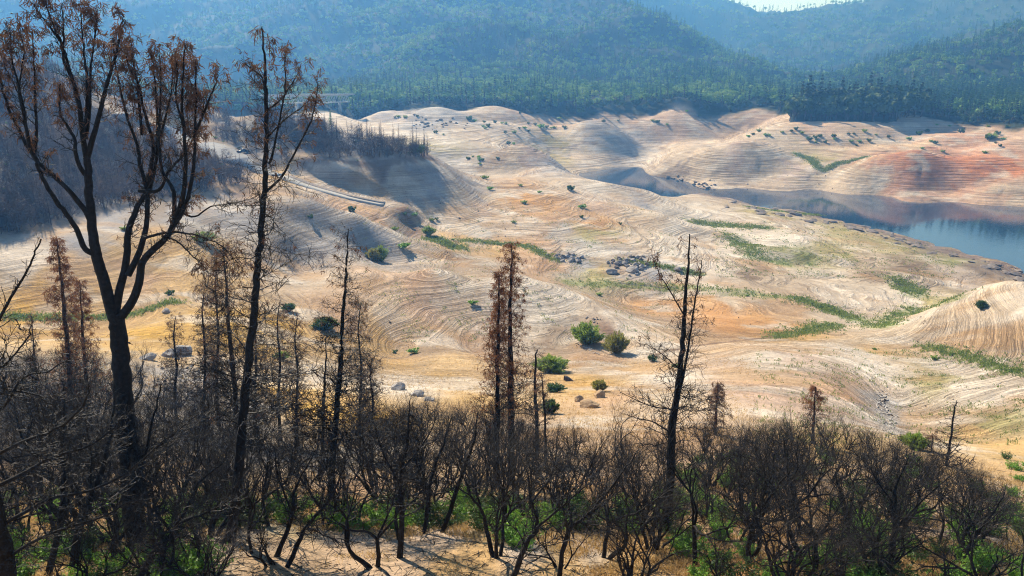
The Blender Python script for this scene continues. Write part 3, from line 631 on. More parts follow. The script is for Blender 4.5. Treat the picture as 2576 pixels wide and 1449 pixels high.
# ---------------------------------------------------------------- pines
def needles(mb, p, d, n, L, rs, wid=.012, droop=.8):
    c = np.tile(p, (n, 1)) + rs.normal(0, .05, (n, 3)); dr = rs.normal(0, .45, (n, 3)) + d * .4; dr[:, 2] -= droop; dr /= np.linalg.norm(dr, axis=1)[:, None]
    ln = L * rs.uniform(.6, 1.15, n)[:, None]; sd = np.cross(dr, rs.normal(0, 1, (n, 3))); sd /= np.linalg.norm(sd, axis=1)[:, None] + 1e-9
    mb.quads(c + dr * ln / 2, sd * wid, dr * ln / 2)
def smooth_path(pts, per=4):
    pts = np.asarray(pts, float); n = len(pts)
    if n < 3: return pts
    e = np.concatenate([[2 * pts[0] - pts[1]], pts, [2 * pts[-1] - pts[-2]]]); o = []
    for i in range(1, n):
        for t in np.arange(per) / per:
            a, b, c, d = e[i - 1], e[i], e[i + 1], e[i + 2]
            o.append(.5 * (2 * b + (c - a) * t + (2 * a - 5 * b + 4 * c - d) * t * t + (3 * b - a - 3 * c + d) * t ** 3))
    o.append(pts[-1]); return np.array(o)
def side_branches(tw, nd, path, rs, dens=3, L0=1.0, L1=.35, skip=.1, up=.02, ang=(.9, 1.5), r=.012, sub=4, needle=0, nlen=.2, taper=1, curl=.16, every=1.0):
    """short side branches with curly twigs along a path; dead needles hang at their ends"""
    seg = np.linalg.norm(np.diff(path, axis=0), axis=1); cum = np.concatenate([[0], np.cumsum(seg)]); T = cum[-1]; n = int(T * (1 - skip) * dens * 2.2)
    for k in range(n):
        f = skip + (1 - skip) * (k + rs.uniform(0, 1)) / n; s_ = f * T; i = min(int(np.searchsorted(cum, s_)), len(path) - 1); i = max(i, 1)
        a = (s_ - cum[i - 1]) / (seg[i - 1] + 1e-9); p = path[i - 1] * (1 - a) + path[i] * a; d = (path[i] - path[i - 1]) / (seg[i - 1] + 1e-9)
        g = (f - skip) / (1 - skip); L = (L0 * (1 - g) + L1 * g) * rs.uniform(.55, 1.2)
        nb = needle * (.15 + 1.7 * g * g); pp, dd = wander(p, perp(d, rs.uniform(*ang), rs), L, 5, curl, up, rs)
        rr = 1.55 * r * (1 - .55 * g) * (L / max(L0, .1)) ** .5
        tw.tube(pp, np.linspace(rr, rr * .35, 6), 3)
        for j in range(int(1.7 * sub * L / max(L0, .3) * rs.uniform(.6, 1.4))):
            q = pp[rs.randint(1, 6)]; p2, d2 = wander(q, perp(dd, rs.uniform(.5, 1.2), rs), L * rs.uniform(.18, .45), 3, curl * 1.6, up * 1.5, rs)
            tw.tube(p2, np.maximum((rr * .55, rr * .5, rr * .42, rr * .3), .0065), 3)
            if needle and rs.rand() < nb * .8: needles(nd, p2[-1], d2, rs.randint(4, 9), nlen, rs)
        if needle and rs.rand() < nb * 1.4: needles(nd, pp[-1], dd, rs.randint(7, 14), nlen * 1.1, rs)

def pine(name, trunk_px, ys, rpx, label, cat='pine tree', seed=1, group=None, crown=None, stems=(), mats=('char', 'twig', 'needle'), sway=0.0, k=10):
    """trunk_px: (u, v) points base to top; ys: distance forward; rpx: half widths in authoring pixels at base and top"""
    rs = np.random.RandomState(seed); n = len(trunk_px); yv = np.linspace(ys[0], ys[-1], n)
    pts = np.array([P(u, v, y) for (u, v), y in zip(trunk_px, yv)])
    b = pts[0].copy(); g = gz(b[0], b[1])
    if pts[0][2] > g + .05:                               # carry the trunk down into the ground
        dn = np.array((b[0] + (pts[0][0] - pts[1][0]) * .3, b[1], g)); pts = np.concatenate([[dn], pts]); 
    base = np.array((pts[0][0], pts[0][1], gz(pts[0][0], pts[0][1]))); pts[0] = base + np.array((0, 0, -.3)); 
    root = empty(name, base); off = base
    path = smooth_path(pts, 5) - off; t = np.linspace(0, 1, len(path)); m = ys[0] / math.cos(math.atan2(-b[2], b[1])) / F
    wob = rs.normal(0, .02, path.shape); wob[0] = 0; path = path + wob * np.minimum(1, t * 5)[:, None]
    rad = (rpx[0] * (1 - t) ** .95 + rpx[1]) * m; rad = rad * (1 + .25 * np.exp(-t * 25)) * (1 + rs.normal(0, .035, len(t)))
    tr = MB(); tr.tube(path, rad, k)
    for _ in range(14):                                    # broken branch stubs
        i = rs.randint(4, len(path) - 6); d = perp(path[i + 1] - path[i], 1.2, rs); d = d / np.linalg.norm(d); tr.tube([path[i], path[i] + d * rad[i] * 1.3, path[i] + d * (rad[i] * 1.3 + rs.uniform(.05, .18))], (.03, .025, .006), 4)
    kids = [tr.build('trunk', M[mats[0]], root, True)]
    tw = MB(); nd = MB()
    crown(tw, nd, path, rs)
    for st_px, yy, rp, fn in stems:
        sp = np.array([P(u, v, y) for (u, v), y in zip(st_px, np.linspace(yy[0], yy[1], len(st_px)))]) - off
        sp = smooth_path(sp, 4); sp = sp + rs.normal(0, .018, sp.shape) * np.linspace(0, 1, len(sp))[:, None]
        lm = MB(); lm.tube(sp, np.linspace(rp[0], rp[1], len(sp)) * m * .68, 7); kids.append(lm.build('limb', M[mats[0]], root, True))
        if fn: fn(tw, nd, sp, rs)
    kids += [tw.build('crown', M[mats[1]], root), nd.build('needles', M[mats[2]], root)]
    tag(root, label, cat, group)
    return remember(root, kids)

# the big forked pine on the left
def up_stem(L0=.8, L1=.4, dens=5, skip=.25, needle=.45, sub=5):
    return lambda tw, nd, p, rs: side_branches(tw, nd, p, rs, dens, L0, L1, skip, .07, (.5, 1.2), .012, sub, needle, .21, curl=.2)
def low_stem(tw, nd, p, rs): side_branches(tw, nd, p, rs, .5, .5, .3, .1, .02, (.9, 1.4), .014, 3, 0)
U = up_stem()
FORK = [
 ([(288,800),(280,776),(262,705),(246,656),(240,623),(233,583),(229,533),(224,483),(222,430),(218,395)], (27, 27), (19, 9.5), low_stem),
 ([(219,400),(233,350),(247,300),(263,233),(283,167),(297,117),(305,67),(311,40)], (27, 26), (8.5, 1.2), U),
 ([(217,395),(208,340),(200,267),(187,217),(177,183),(163,133),(148,95),(127,40),(112,-8)], (27, 26), (8, 1.2), U),
 ([(210,340),(218,290),(219,200),(213,150),(207,83),(205,18)], (27, 27.5), (6, 1), U),
 ([(216,350),(226,283),(227,200),(233,133),(243,67),(243,22)], (27, 28), (5, 1), U),
 ([(177,190),(160,150),(160,100),(158,50),(156,5)], (26.3, 26), (4, 1), U),
 ([(150,102),(120,60),(100,35),(85,10)], (26.2, 25.6), (3, 1), U),
 ([(215,440),(200,417),(190,383),(188,350),(165,312),(151,285),(150,240),(152,210)], (27, 26), (7, 1.4), U),
 ([(240,640),(214,626),(200,593),(180,556),(157,526),(127,483),(105,445),(90,408)], (27, 26), (9, 5), low_stem),
 ([(232,565),(217,533),(195,505),(177,483),(133,440),(93,405),(57,345),(27,285),(12,240),(0,190),(-12,130),(-16,80)], (27, 25.5), (9, 1.2), U),
 ([(93,405),(76,372),(68,330),(60,280),(45,210),(30,150),(24,66)], (26.2, 25.5), (6.5, 1.2), U),
 ([(86,398),(92,330),(88,250),(87,180),(79,75)], (26.2, 26.5), (5, 1.2), U),
 ([(64,300),(50,250),(50,200),(60,130),(50,80)], (25.8, 25.2), (3.5, 1), U),
 ([(290,795),(300,733),(313,683),(320,633),(323,583),(337,543),(347,516),(366,483),(383,400),(385,355),(361,273),(350,217),(327,173),(310,125)], (27, 28.5), (13, 1.2), U),
 ([(322,693),(347,643),(363,593),(370,550),(370,483),(353,417),(347,367),(322,300),(302,220),(290,157),(284,95)], (27, 29), (10, 1.2), U),
 ([(306,795),(333,756),(350,710),(357,663),(383,630),(417,600),(437,566),(457,536),(476,483),(490,400),(490,317),(493,233),(494,152)], (27, 26), (14, 1.2), U),
 ([(440,560),(462,483),(467,400),(460,300),(458,200),(465,112)], (26.5, 25.5), (8, 1.2), U),
 ([(490,335),(520,267),(540,217),(548,182)], (26.2, 26), (4, 1), U),
 ([(350,480),(400,478),(423,433),(467,383),(500,320),(515,250)], (27.6, 26.6), (6, 1), U),
 ([(376,480),(393,400),(395,300),(390,200),(378,122)], (28, 28), (6, 1.1), U),
 ([(437,566),(437,483),(408,427),(400,330),(405,240),(402,130)], (26.8, 28), (7, 1.1), U),
 ([(357,340),(350,260),(345,200),(334,150),(330,100)], (28, 29), (4.5, 1), U),
 ([(405,340),(418,290),(433,217),(434,135)], (28, 27), (4, 1), U),
 ([(460,310),(443,250),(446,180),(440,140)], (26, 26), (3.5, 1), U),
 ([(360,600),(395,590),(430,584),(475,588),(520,600),(560,622),(600,665)], (27, 25.5), (4.5, 1), up_stem(.9, .5, 5, .4, .2, 8)),
 ([(420,596),(450,610),(480,640),(510,668),(530,690)], (26.7, 26), (3, .8), up_stem(.7, .4, 5, .3, .2, 7)),
 ([(457,536),(490,545),(530,520),(590,510),(640,500)], (26.6, 27.5), (3.5, .8), up_stem(.8, .5, 5, .4, .2, 8)),
]
pine('forked_pine', [(352,1430),(336,1300),(325,1150),(312,1000),(303,900),(296,830),(292,790)], (27, 27), (9, 14.5), 'huge burnt pine that forks low into many upswept black stems with rusty hanging needles', seed=3,
     crown=lambda tw, nd, p, rs: side_branches(tw, nd, p, rs, 1.0, .9, .6, .25, .0, (1.0, 1.5), .012, 5, 0), stems=FORK, k=14)

def droopy(dens, L0, L1, skip, sub, needle=0, up=-.02, r=.016, curl=.2, ang=(1.1, 1.6), nlen=.2):
    return lambda tw, nd, p, rs: side_branches(tw, nd, p, rs, dens, L0, L1, skip, up, ang, r, sub, needle, nlen, curl=curl)
V = up_stem(.7, .35, 3.5, .3, .35, 5)
def tall_crown(tw, nd, p, rs):
    side_branches(tw, nd, p[:int(len(p) * .86)], rs, 3.0, 2.5, 1.2, .24, .005, (1.0, 1.5), .020, 13, .03, .17, curl=.2)
    side_branches(tw, nd, p[int(len(p) * .55):], rs, 3.2, 1.3, .35, .0, .02, (1.0, 1.6), .013, 8, .4, .22, curl=.2)
pine('tall_pine', [(566,1440),(582,1340),(598,1200),(606,1100),(615,1000),(628,880),(640,780),(648,680),(656,600),(664,480),(668,380),(670,275),(668,200),(665,150),(660,68)], (26, 27), (11, 1.4),
     'tallest single-trunked burnt pine, leaning right over curly bare twigs', seed=5, crown=tall_crown, k=12, stems=[
 ([(670,277),(663,207),(653,187),(627,167),(607,153)], (26.8, 26.5), (2.6, .8), V), ([(672,277),(707,250),(740,200),(757,167)], (26.8, 27), (2.8, .8), V),
 ([(676,412),(684,395),(697,333),(707,283),(717,217),(717,150),(715,122)], (26.7, 26.5), (4, .9), V), ([(672,480),(710,443),(733,400),(763,343),(787,290),(797,233),(798,192)], (26.6, 27.3), (4.2, .9), V),
 ([(674,345),(717,300),(763,267),(785,240)], (26.7, 27), (2.4, .8), V)])
pine('slim_pine', [(815,1440),(826,1300),(838,1150),(850,1000),(858,900),(862,800),(868,720),(872,650),(877,576)], (32, 33), (8, 1.0), 'slim straight burnt pine with drooping grey twigs, right of the tallest pine', seed=7, crown=droopy(8, 2.1, .6, .3, 15, .05, .0, .020))
pine('rusty_pine', [(1247,1250),(1249,1150),(1251,1050),(1252,950),(1254,800),(1256,686)], (40, 40), (8.5, 1.1), 'left and shorter pine of the close pair, thick with rust-brown needles', seed=8, crown=droopy(9, 1.5, .35, .3, 9, 1.1, .02, .014, nlen=.19), mats=('char', 'twig', 'rust'))
pine('rusty_pine', [(1287,1260),(1286,1150),(1285,1000),(1284,850),(1285,720),(1288,612)], (41.5, 41.5), (9.5, 1.1), 'right and taller pine of the close pair, its top dotted with brown needle tufts', seed=9, crown=droopy(8, 1.9, .45, .32, 11, .7, .04, .015, nlen=.17), mats=('char', 'twig', 'rust'))
def twin_crown(tw, nd, p, rs):
    side_branches(tw, nd, p, rs, 3.6, 2.3, .4, .3, .01, (1.0, 1.5), .018, 14, .06, .2, curl=.18)
pine('twin_topped_pine', [(1660,1430),(1678,1300),(1688,1150),(1692,1060),(1705,980),(1715,880),(1722,780),(1731,680),(1735,590)], (30, 31), (11.5, 1.1), 'bare twin-topped burnt pine on the right, long thin branches reaching left', seed=10, crown=twin_crown, stems=[
 ([(1693,1055),(1718,950),(1735,850),(1750,750),(1763,680),(1764,655)], (30.4, 30.6), (5, .9), up_stem(1.3, .35, 3.5, .15, .1, 7)), ([(1722,795),(1690,740),(1660,690),(1640,642)], (30.8, 30.5), (2.5, .8), up_stem(.7, .35, 4, .2, .25, 4)),
 ([(1695,1030),(1640,1022),(1590,1000),(1560,985)], (30.3, 29), (2.6, .6), up_stem(.8, .4, 4, .3, 0, 6)), ([(1712,930),(1650,880),(1600,860)], (30.5, 29.5), (2, .6), up_stem(.8, .4, 4, .3, 0, 6)),
 ([(1690,1090),(1640,1060),(1600,1052),(1570,1040)], (30.3, 31), (3, .6), up_stem(.8, .4, 4, .3, 0, 6))])
pine('scorched_pine', [(182,1080),(176,950),(165,820),(156,720),(148,650),(143,597)], (50, 50), (6.5, 1), 'rust-coloured scorched pine standing left of the forked pine against golden grass', seed=12, crown=droopy(8, 2.1, .4, .2, 13, .75, .03, .02, nlen=.22), mats=('bark', 'twig', 'rust'))
pine('scorched_pine', [(222,1080),(216,950),(208,840),(204,770),(200,705)], (55, 55), (5, 1), 'shorter rusty pine half hidden behind the forked pine trunk', seed=13, crown=droopy(8, 2.2, .4, .2, 12, .75, .03, .02, nlen=.22), mats=('bark', 'twig', 'rust'))
pine('scorched_pine', [(96,1060),(90,950),(84,860),(80,790)], (48, 48), (3.5, .8), 'thin young burnt pine at the far left, knobbly brown top', seed=14, crown=droopy(5, 1.0, .3, .2, 5, .25, .06, .012), mats=('bark', 'twig', 'needle2'))
pine('scorched_pine', [(606,1200),(596,1050),(586,940),(576,830),(571,760),(568,690),(560,610)], (38, 38), (7, 1), 'narrow burnt pine with a rusty twiggy top just left of the tallest trunk', seed=15, crown=droopy(8, 2.1, .9, .3, 18, .16, .02, .015), mats=('bark', 'twig', 'needle2'))
pine('thin_pine', [(806,1300),(810,1150),(815,1000),(818,930),(820,850)], (42, 42), (4.5, .8), 'thin black pole of a pine immediately left of the slim grey pine', seed=16, crown=droopy(4, 1.0, .3, .3, 8, 0, .02, .012))
pine('thin_pine', [(1352,1150),(1350,1050),(1346,980),(1348,900),(1352,880)], (52, 52), (6, 1), 'stubby grey dead tree right of the close pine pair', seed=17, crown=droopy(6, 1.4, .7, .3, 12, 0, .05, .02), mats=('char', 'ashtwig', 'needle'))
pine('rusty_sapling', [(2040,1190),(2044,1100),(2048,1040),(2051,972)], (62, 62), (4.5, .9), 'small rusty pine rising above the brush right of the twin-topped pine', seed=18, crown=droopy(7, 1.6, .35, .35, 8, 1.0, .06, .02, nlen=.26), mats=('char', 'twig', 'rust'))
pine('half_green_pine', [(1796,1160),(1799,1080),(1802,1020),(1806,965)], (64, 64), (4.5, .9), 'young pine half rust half green behind the brush beside the twin-topped pine', seed=19, crown=droopy(9, 1.9, .4, .1, 12, .85, .03, .018, nlen=.26), mats=('bark', 'twig', 'needle2'))
pine('bare_pole_pine', [(2371,1290),(2378,1200),(2390,1110),(2400,1040),(2406,1008)], (56, 56), (3.8, .7), 'bare pole-like pine with sparse thin branches near the right edge', seed=20, crown=droopy(4.5, 2.2, .6, .12, 6, 0, -.01, .042))
pine('rusty_sapling', [(2338,1230),(2342,1160),(2347,1092)], (64, 64), (3.5, .8), 'stunted rusty pine between the green shrub and the bare pole-like pine', seed=21, crown=droopy(6, 1.6, .5, .3, 8, .6, .06, .016, nlen=.24))
pine('thin_pine', [(1372,1120),(1370,1040),(1366,980),(1362,940)], (50, 50), (3.5, .8), 'leaning thin charred trunk beside the stubby grey dead tree', seed=22, crown=droopy(5, 1.2, .4, .2, 8, .2, .05, .014))
def oak_crown(dens=2.6, L0=1.9, sub=13):
    return lambda tw, nd, p, rs: side_branches(tw, nd, p, rs, dens, L0, .6, .28, .05, (.45, 1.0), .020, sub, 0, curl=.22)
OC = oak_crown(); OS = oak_crown(3, 1.3, 10)
for tp, yy, rp, st, lab in (
 ([(113,1449),(150,1320),(160,1250),(157,1166),(162,1060),(160,966)], 21, (6, 1.5), [([(158,1180),(120,1080),(100,1000)], (21, 20), (4, 1), OS)], 'upright charred oak stem nearest the left edge tree'),
 ([(183,1449),(200,1333),(250,1200),(277,1100),(290,985)], 22, (9, 1.5), [([(225,1265),(230,1150),(215,1040)], (22, 21), (5, 1), OS)], 'thick charred stem leaning right towards the forked pine'),
 ([(353,1449),(400,1380),(450,1316),(500,1216),(567,1160)], 20, (8, 1.4), [([(450,1316),(520,1290),(600,1250)], (20, 20.5), (4, 1), OS)], 'strongly right-leaning burnt oak between the forked and tallest pines'),
 ([(350,1330),(352,1200),(383,1066),(407,966)], 26, (6, 1.2), [([(365,1150),(440,1090),(500,1040)], (26, 26), (3.5, 1), OS)], 'burnt oak rising just right of the forked pine trunk'),
 ([(693,1449),(733,1300),(743,1233),(793,1133)], 24, (5.5, 1.3), [([(735,1290),(700,1200),(690,1120)], (24, 24), (3.5, 1), OS)], 'twin-forked burnt oak immediately right of the tallest trunk'),
 ([(717,1449),(767,1333),(833,1249),(870,1160)], 23, (5, 1.2), [], 'slender burnt oak leaning toward the slim grey pine'),
 ([(1006,1449),(1012,1300),(1009,1200),(1026,1100),(1031,1010)], 25, (6.5, 1.3), [([(1010,1230),(960,1130),(940,1060)], (25, 25), (4, 1), OS), ([(1014,1180),(1075,1100),(1100,1040)], (25, 26), (3.5, 1), OS)], 'tall upright burnt oak left of the golden clearing centre'),
 ([(1069,1330),(1086,1200),(1110,1130),(1136,1050)], 29, (6, 1.2), [], 'right-leaning burnt oak behind the dark green clump'),
 ([(1116,1330),(1159,1200),(1192,1110),(1200,1040)], 29, (6.5, 1.2), [], 'burnt oak leaning toward the close pine pair'),
 ([(1292,1449),(1326,1366),(1352,1326),(1336,1250),(1326,1180)], 21, (7, 1.4), [([(1350,1328),(1430,1260),(1500,1200)], (21, 21), (5, 1), OS), ([(1340,1260),(1390,1190),(1400,1120)], (21, 22), (4, 1), OS)], 'crooked burnt oak in front of the paired pines'),
 ([(1409,1433),(1432,1333),(1492,1283),(1560,1200),(1600,1140)], 22, (6, 1.3), [([(1440,1325),(1430,1240),(1460,1160)], (22, 22), (4, 1), OS)], 'sweeping burnt oak below the tan outcrop'),
 ([(1880,1449),(1890,1340),(1930,1260),(1990,1180)], 24, (6, 1.3), [([(1890,1340),(1860,1250),(1870,1170)], (24, 24), (4, 1), OS)], 'forked burnt oak right of the twin-topped pine foot'),
 ([(2238,1449),(2252,1330),(2250,1240),(2285,1150)], 24, (8, 1.4), [([(2252,1330),(2330,1250),(2400,1190)], (24, 24), (5, 1), OS), ([(2251,1270),(2200,1200),(2190,1150)], (24, 25), (4, 1), OS)], 'stout burnt oak at lower right below the green willow'),
 ([(2130,1449),(2140,1360),(2120,1270),(2100,1190)], 26, (5, 1.2), [], 'slim burnt oak left of the stout lower-right oak'),
 ([(2420,1449),(2440,1370),(2490,1300),(2530,1240)], 25, (6, 1.3), [([(2445,1360),(2420,1290),(2430,1230)], (25, 25), (4, 1), OS)], 'right-leaning burnt oak in the bottom right corner')):
    pine('burnt_oak', tp, (yy, yy + .5), rp, lab, 'tree', seed=tp[0][0], crown=OC, stems=st, k=8)
for u0, v0, v1, yy, wd, lab in ((512,1010,720,60,1.9,'thin bare grey tree between the forked and tallest pines'),(545,980,640,64,2.0,'spindly burnt tree with curly twigs left of the narrow rusty pine'),(640,1020,700,56,2.1,'spindly burnt tree hidden just behind the tallest trunk'),(700,1010,760,58,2.0,'bare grey tree right behind the tallest trunk'),(745,1040,800,55,1.7,'low bare grey tree midway from the tallest trunk to the slim pine'),(905,1050,760,52,2.0,'twiggy bare tree just right of the slim grey pine'),(440,1000,795,62,1.8,'leafless round-topped tree right of the forked pine trunk'),(934,1090,900,50,1.6,'short twiggy tree at the edge of the thicket right of the slim pine')):
    pine('bare_tree', [(u0, v0), (u0 + 4, v0 - (v0 - v1) * .4), (u0 - 3, v0 - (v0 - v1) * .75), (u0 + 2, v1)], (yy, yy), (3.6, .8), lab, 'tree', seed=u0, crown=droopy(9, wd, .7, .18, 13, .12, .03, .022), mats=('char', 'ashtwig', 'needle2'))
# the near tree whose limbs sweep in from the left edge
def near_limb(tw, nd, p, rs): side_branches(tw, nd, p, rs, 5, .8, .3, .15, .05, (.5, 1.1), .010, 8, 0, curl=.2)
pine('edge_tree', [(20,1560),(5,1400),(-20,1250),(-45,1100),(-40,950),(-20,850)], (15, 15), (26, 5), 'near charred tree whose limbs sweep in from the left edge of the frame', 'tree', seed=23, crown=near_limb, stems=[
 ([(-25,850),(0,800),(35,735),(65,690),(88,640),(100,600)], (15, 14.6), (5, 1.8), lambda tw, nd, p, rs: side_branches(tw, nd, p, rs, 6, .35, .2, .1, .1, (.5, 1.0), .011, 1, 0, curl=.12)),
 ([(-20,1150),(60,1110),(140,1080),(200,1030),(222,985),(225,960)], (15, 14.5), (6, 1.8), near_limb),
 ([(-20,1230),(60,1190),(130,1150),(230,1120),(300,1060),(345,1000)], (15, 15.5), (7, 1.6), near_limb),
 ([(-10,1330),(60,1290),(140,1250),(230,1235),(330,1180),(410,1110),(450,1085)], (15, 15.8), (7, 1.5), near_limb),
 ([(0,1420),(70,1370),(160,1330),(260,1300),(330,1260),(390,1255)], (15, 15), (6, 1.4), near_limb),
 ([(-30,1060),(20,1010),(60,950),(120,935),(170,900)], (15, 14.7), (5, 1.5), near_limb),
 ([(-40,960),(-5,930),(30,900),(70,850),(78,820)], (15, 14.7), (4, 1.5), near_limb),
 ([(-35,1010),(5,990),(50,985),(110,1000),(160,985)], (15, 14.7), (4, 1.2), near_limb)])
print('pines done', _t.time() - _t0)
# ---------------------------------------------------------------- instancing for masses nobody could count
def leaf_material(name, a, b, c, trans=.25, scale=.012):
    m = mat(name, a, .7, .2, trans=trans); n = m.node_tree.nodes; l = m.node_tree.links; bs = n['Principled BSDF']
    oi = n.new('ShaderNodeObjectInfo'); geo = n.new('ShaderNodeNewGeometry'); no = n.new('ShaderNodeTexNoise'); no.inputs['Scale'].default_value = scale; no.inputs['Detail'].default_value = 3; l.new(geo.outputs['Position'], no.inputs['Vector'])
    ad = n.new('ShaderNodeMath'); ad.operation = 'MULTIPLY_ADD'; ad.inputs[1].default_value = .42; l.new(oi.outputs['Random'], ad.inputs[0])
    sc = n.new('ShaderNodeMath'); sc.operation = 'MULTIPLY_ADD'; sc.inputs[1].default_value = 1.5; sc.inputs[2].default_value = -.52; l.new(no.outputs['Fac'], sc.inputs[0]); l.new(sc.outputs[0], ad.inputs[2])
    rp = n.new('ShaderNodeValToRGB'); e = rp.color_ramp.elements; e[0].position = .15; e[0].color = (*a, 1); e[1].position = .95; e[1].color = (*c, 1); x = e.new(.55); x.color = (*b, 1)
    l.new(ad.outputs[0], rp.inputs['Fac']); l.new(rp.outputs[0], bs.inputs['Base Color'])
    for nd_ in n:
        if nd_.type == 'BSDF_TRANSLUCENT': l.new(rp.outputs[0], nd_.inputs['Color'])
    return m
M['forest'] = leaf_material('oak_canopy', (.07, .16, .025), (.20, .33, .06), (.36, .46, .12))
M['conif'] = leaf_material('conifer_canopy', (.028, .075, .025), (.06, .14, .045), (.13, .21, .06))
M['charfar'] = leaf_material('distant_charred_wood', (.035, .025, .020), (.095, .062, .046), (.23, .145, .095), 0)

def instancer(name, meshes, pos, rot, scl, idx, kind='stuff'):
    me = bpy.data.meshes.new(name); me.vertices.add(len(pos)); me.vertices.foreach_set('co', np.asarray(pos, np.float32).ravel())
    for nm, ty, arr in (('rot', 'FLOAT_VECTOR', rot), ('scl', 'FLOAT_VECTOR', scl), ('idx', 'INT', idx)):
        at = me.attributes.new(nm, ty, 'POINT'); at.data.foreach_set('value' if ty == 'INT' else 'vector', np.ascontiguousarray(arr, np.int32 if ty == 'INT' else np.float32).ravel())
    o = bpy.data.objects.new(name, me); C.objects.link(o); o['kind'] = kind
    col = bpy.data.collections.new(name + '_kinds')
    for i, m_ in enumerate(meshes):
        so = bpy.data.objects.new('kind_%02d' % i, m_); col.objects.link(so)
    ng = bpy.data.node_groups.new(name + '_spread', 'GeometryNodeTree')
    ng.interface.new_socket('Geometry', in_out='INPUT', socket_type='NodeSocketGeometry'); ng.interface.new_socket('Geometry', in_out='OUTPUT', socket_type='NodeSocketGeometry')
    N = ng.nodes; L = ng.links; gi = N.new('NodeGroupInput'); go = N.new('NodeGroupOutput'); ip = N.new('GeometryNodeInstanceOnPoints'); ci = N.new('GeometryNodeCollectionInfo')
    ci.inputs['Collection'].default_value = col; ci.inputs['Separate Children'].default_value = True; ci.inputs['Reset Children'].default_value = True
    def at_(nm, ty):
        a = N.new('GeometryNodeInputNamedAttribute'); a.data_type = ty; a.inputs['Name'].default_value = nm; return a.outputs['Attribute']
    L.new(gi.outputs[0], ip.inputs['Points']); L.new(ci.outputs[0], ip.inputs['Instance']); ip.inputs['Pick Instance'].default_value = True
    L.new(at_('idx', 'INT'), ip.inputs['Instance Index']); L.new(at_('rot', 'FLOAT_VECTOR'), ip.inputs['Rotation']); L.new(at_('scl', 'FLOAT_VECTOR'), ip.inputs['Scale'])
    L.new(ip.outputs[0], go.inputs[0]); md = o.modifiers.new('spread', 'NODES'); md.node_group = ng
    return o

# ---------------------------------------------------------------- live trees
def lump_tree(seed, h, w, n=240, leaf=.9, kind='oak', trunk=True):
    """crown of many leaf clumps; returns (trunk builder, crown builder)"""
    rs = np.random.RandomState(seed); cr = MB(); tr = MB()
    if kind == 'oak':
        nl = 9; cs = rs.normal(0, 1, (nl, 3)); cs /= np.linalg.norm(cs, axis=1)[:, None]; cs = cs * np.array((w * .27, w * .27, h * .20)) + (0, 0, h * .56); rads = rs.uniform(.22, .34, nl) * w * .62
        k = rs.randint(0, nl, n); d = rs.normal(0, 1, (n, 3)); d /= np.linalg.norm(d, axis=1)[:, None]; d[:, 2] = np.where(d[:, 2] < -.4, -d[:, 2], d[:, 2])
        c = cs[k] + d * rads[k][:, None] * rs.uniform(.7, 1.08, n)[:, None]; nrm = d + rs.normal(0, .5, (n, 3))
    else:
        t = rs.uniform(0, 1, n) ** .75; a = rs.uniform(0, 6.28, n); tier = np.round(t * 9) / 9; t = tier + rs.normal(0, .018, n)
        r = (1 - t * .94) * w * .5 * rs.uniform(.3, 1.05, n); c = np.stack([np.cos(a) * r, np.sin(a) * r, h * (.12 + .88 * np.clip(t, 0, 1)) - r * .28], 1); nrm = np.stack([np.cos(a) * .4, np.sin(a) * .4, np.ones(n)], 1) + rs.normal(0, .35, (n, 3))
    nrm /= np.linalg.norm(nrm, axis=1)[:, None]; ax = np.cross(nrm, rs.normal(0, 1, (n, 3))); ax /= np.linalg.norm(ax, axis=1)[:, None] + 1e-9; ay = np.cross(nrm, ax)
    s = leaf * rs.uniform(.5, 1.1, n)[:, None] * .5; cr.quads(c, ax * s, ay * s * .75)
    tr.tube([(0, 0, -.8), (.05 * w, 0, h * .3), (0, 0, h * .62)], (h * .028, h * .022, h * .008), 5)
    if kind == 'oak':
        for q in cs[:5]: tr.tube([(.04 * w, 0, h * .26), q * (.5, .5, .75), q], (h * .016, h * .011, h * .004), 4)
    return tr, cr
def merged(name, tr, cr, mt, mc):
    """trunk and crown in one mesh, for trees only a few pixels high"""
    a = MB(); a.v = tr.v + cr.v; a.f = tr.f + [f + tr.n for f in cr.f]; me = a.data(name, mt); me.materials.append(mc)
    n0 = sum(len(f) for f in tr.f); mi = np.zeros(len(me.polygons), np.int32); mi[n0:] = 1; me.polygons.foreach_set('material_index', mi); return me
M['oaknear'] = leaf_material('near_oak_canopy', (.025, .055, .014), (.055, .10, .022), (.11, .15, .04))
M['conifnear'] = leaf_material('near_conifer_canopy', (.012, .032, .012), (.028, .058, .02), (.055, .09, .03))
FAR = []
for i in range(4): FAR.append(merged('oak_tree', *lump_tree(40 + i, 11 + i, 11 + i, 150, 2.0), M['bark'], M['forest']))
for i in range(4): FAR.append(merged('conifer_tree', *lump_tree(50 + i, 20 + 2 * i, 6.5 + .5 * i, 130, 1.7, 'con'), M['bark'], M['conif']))

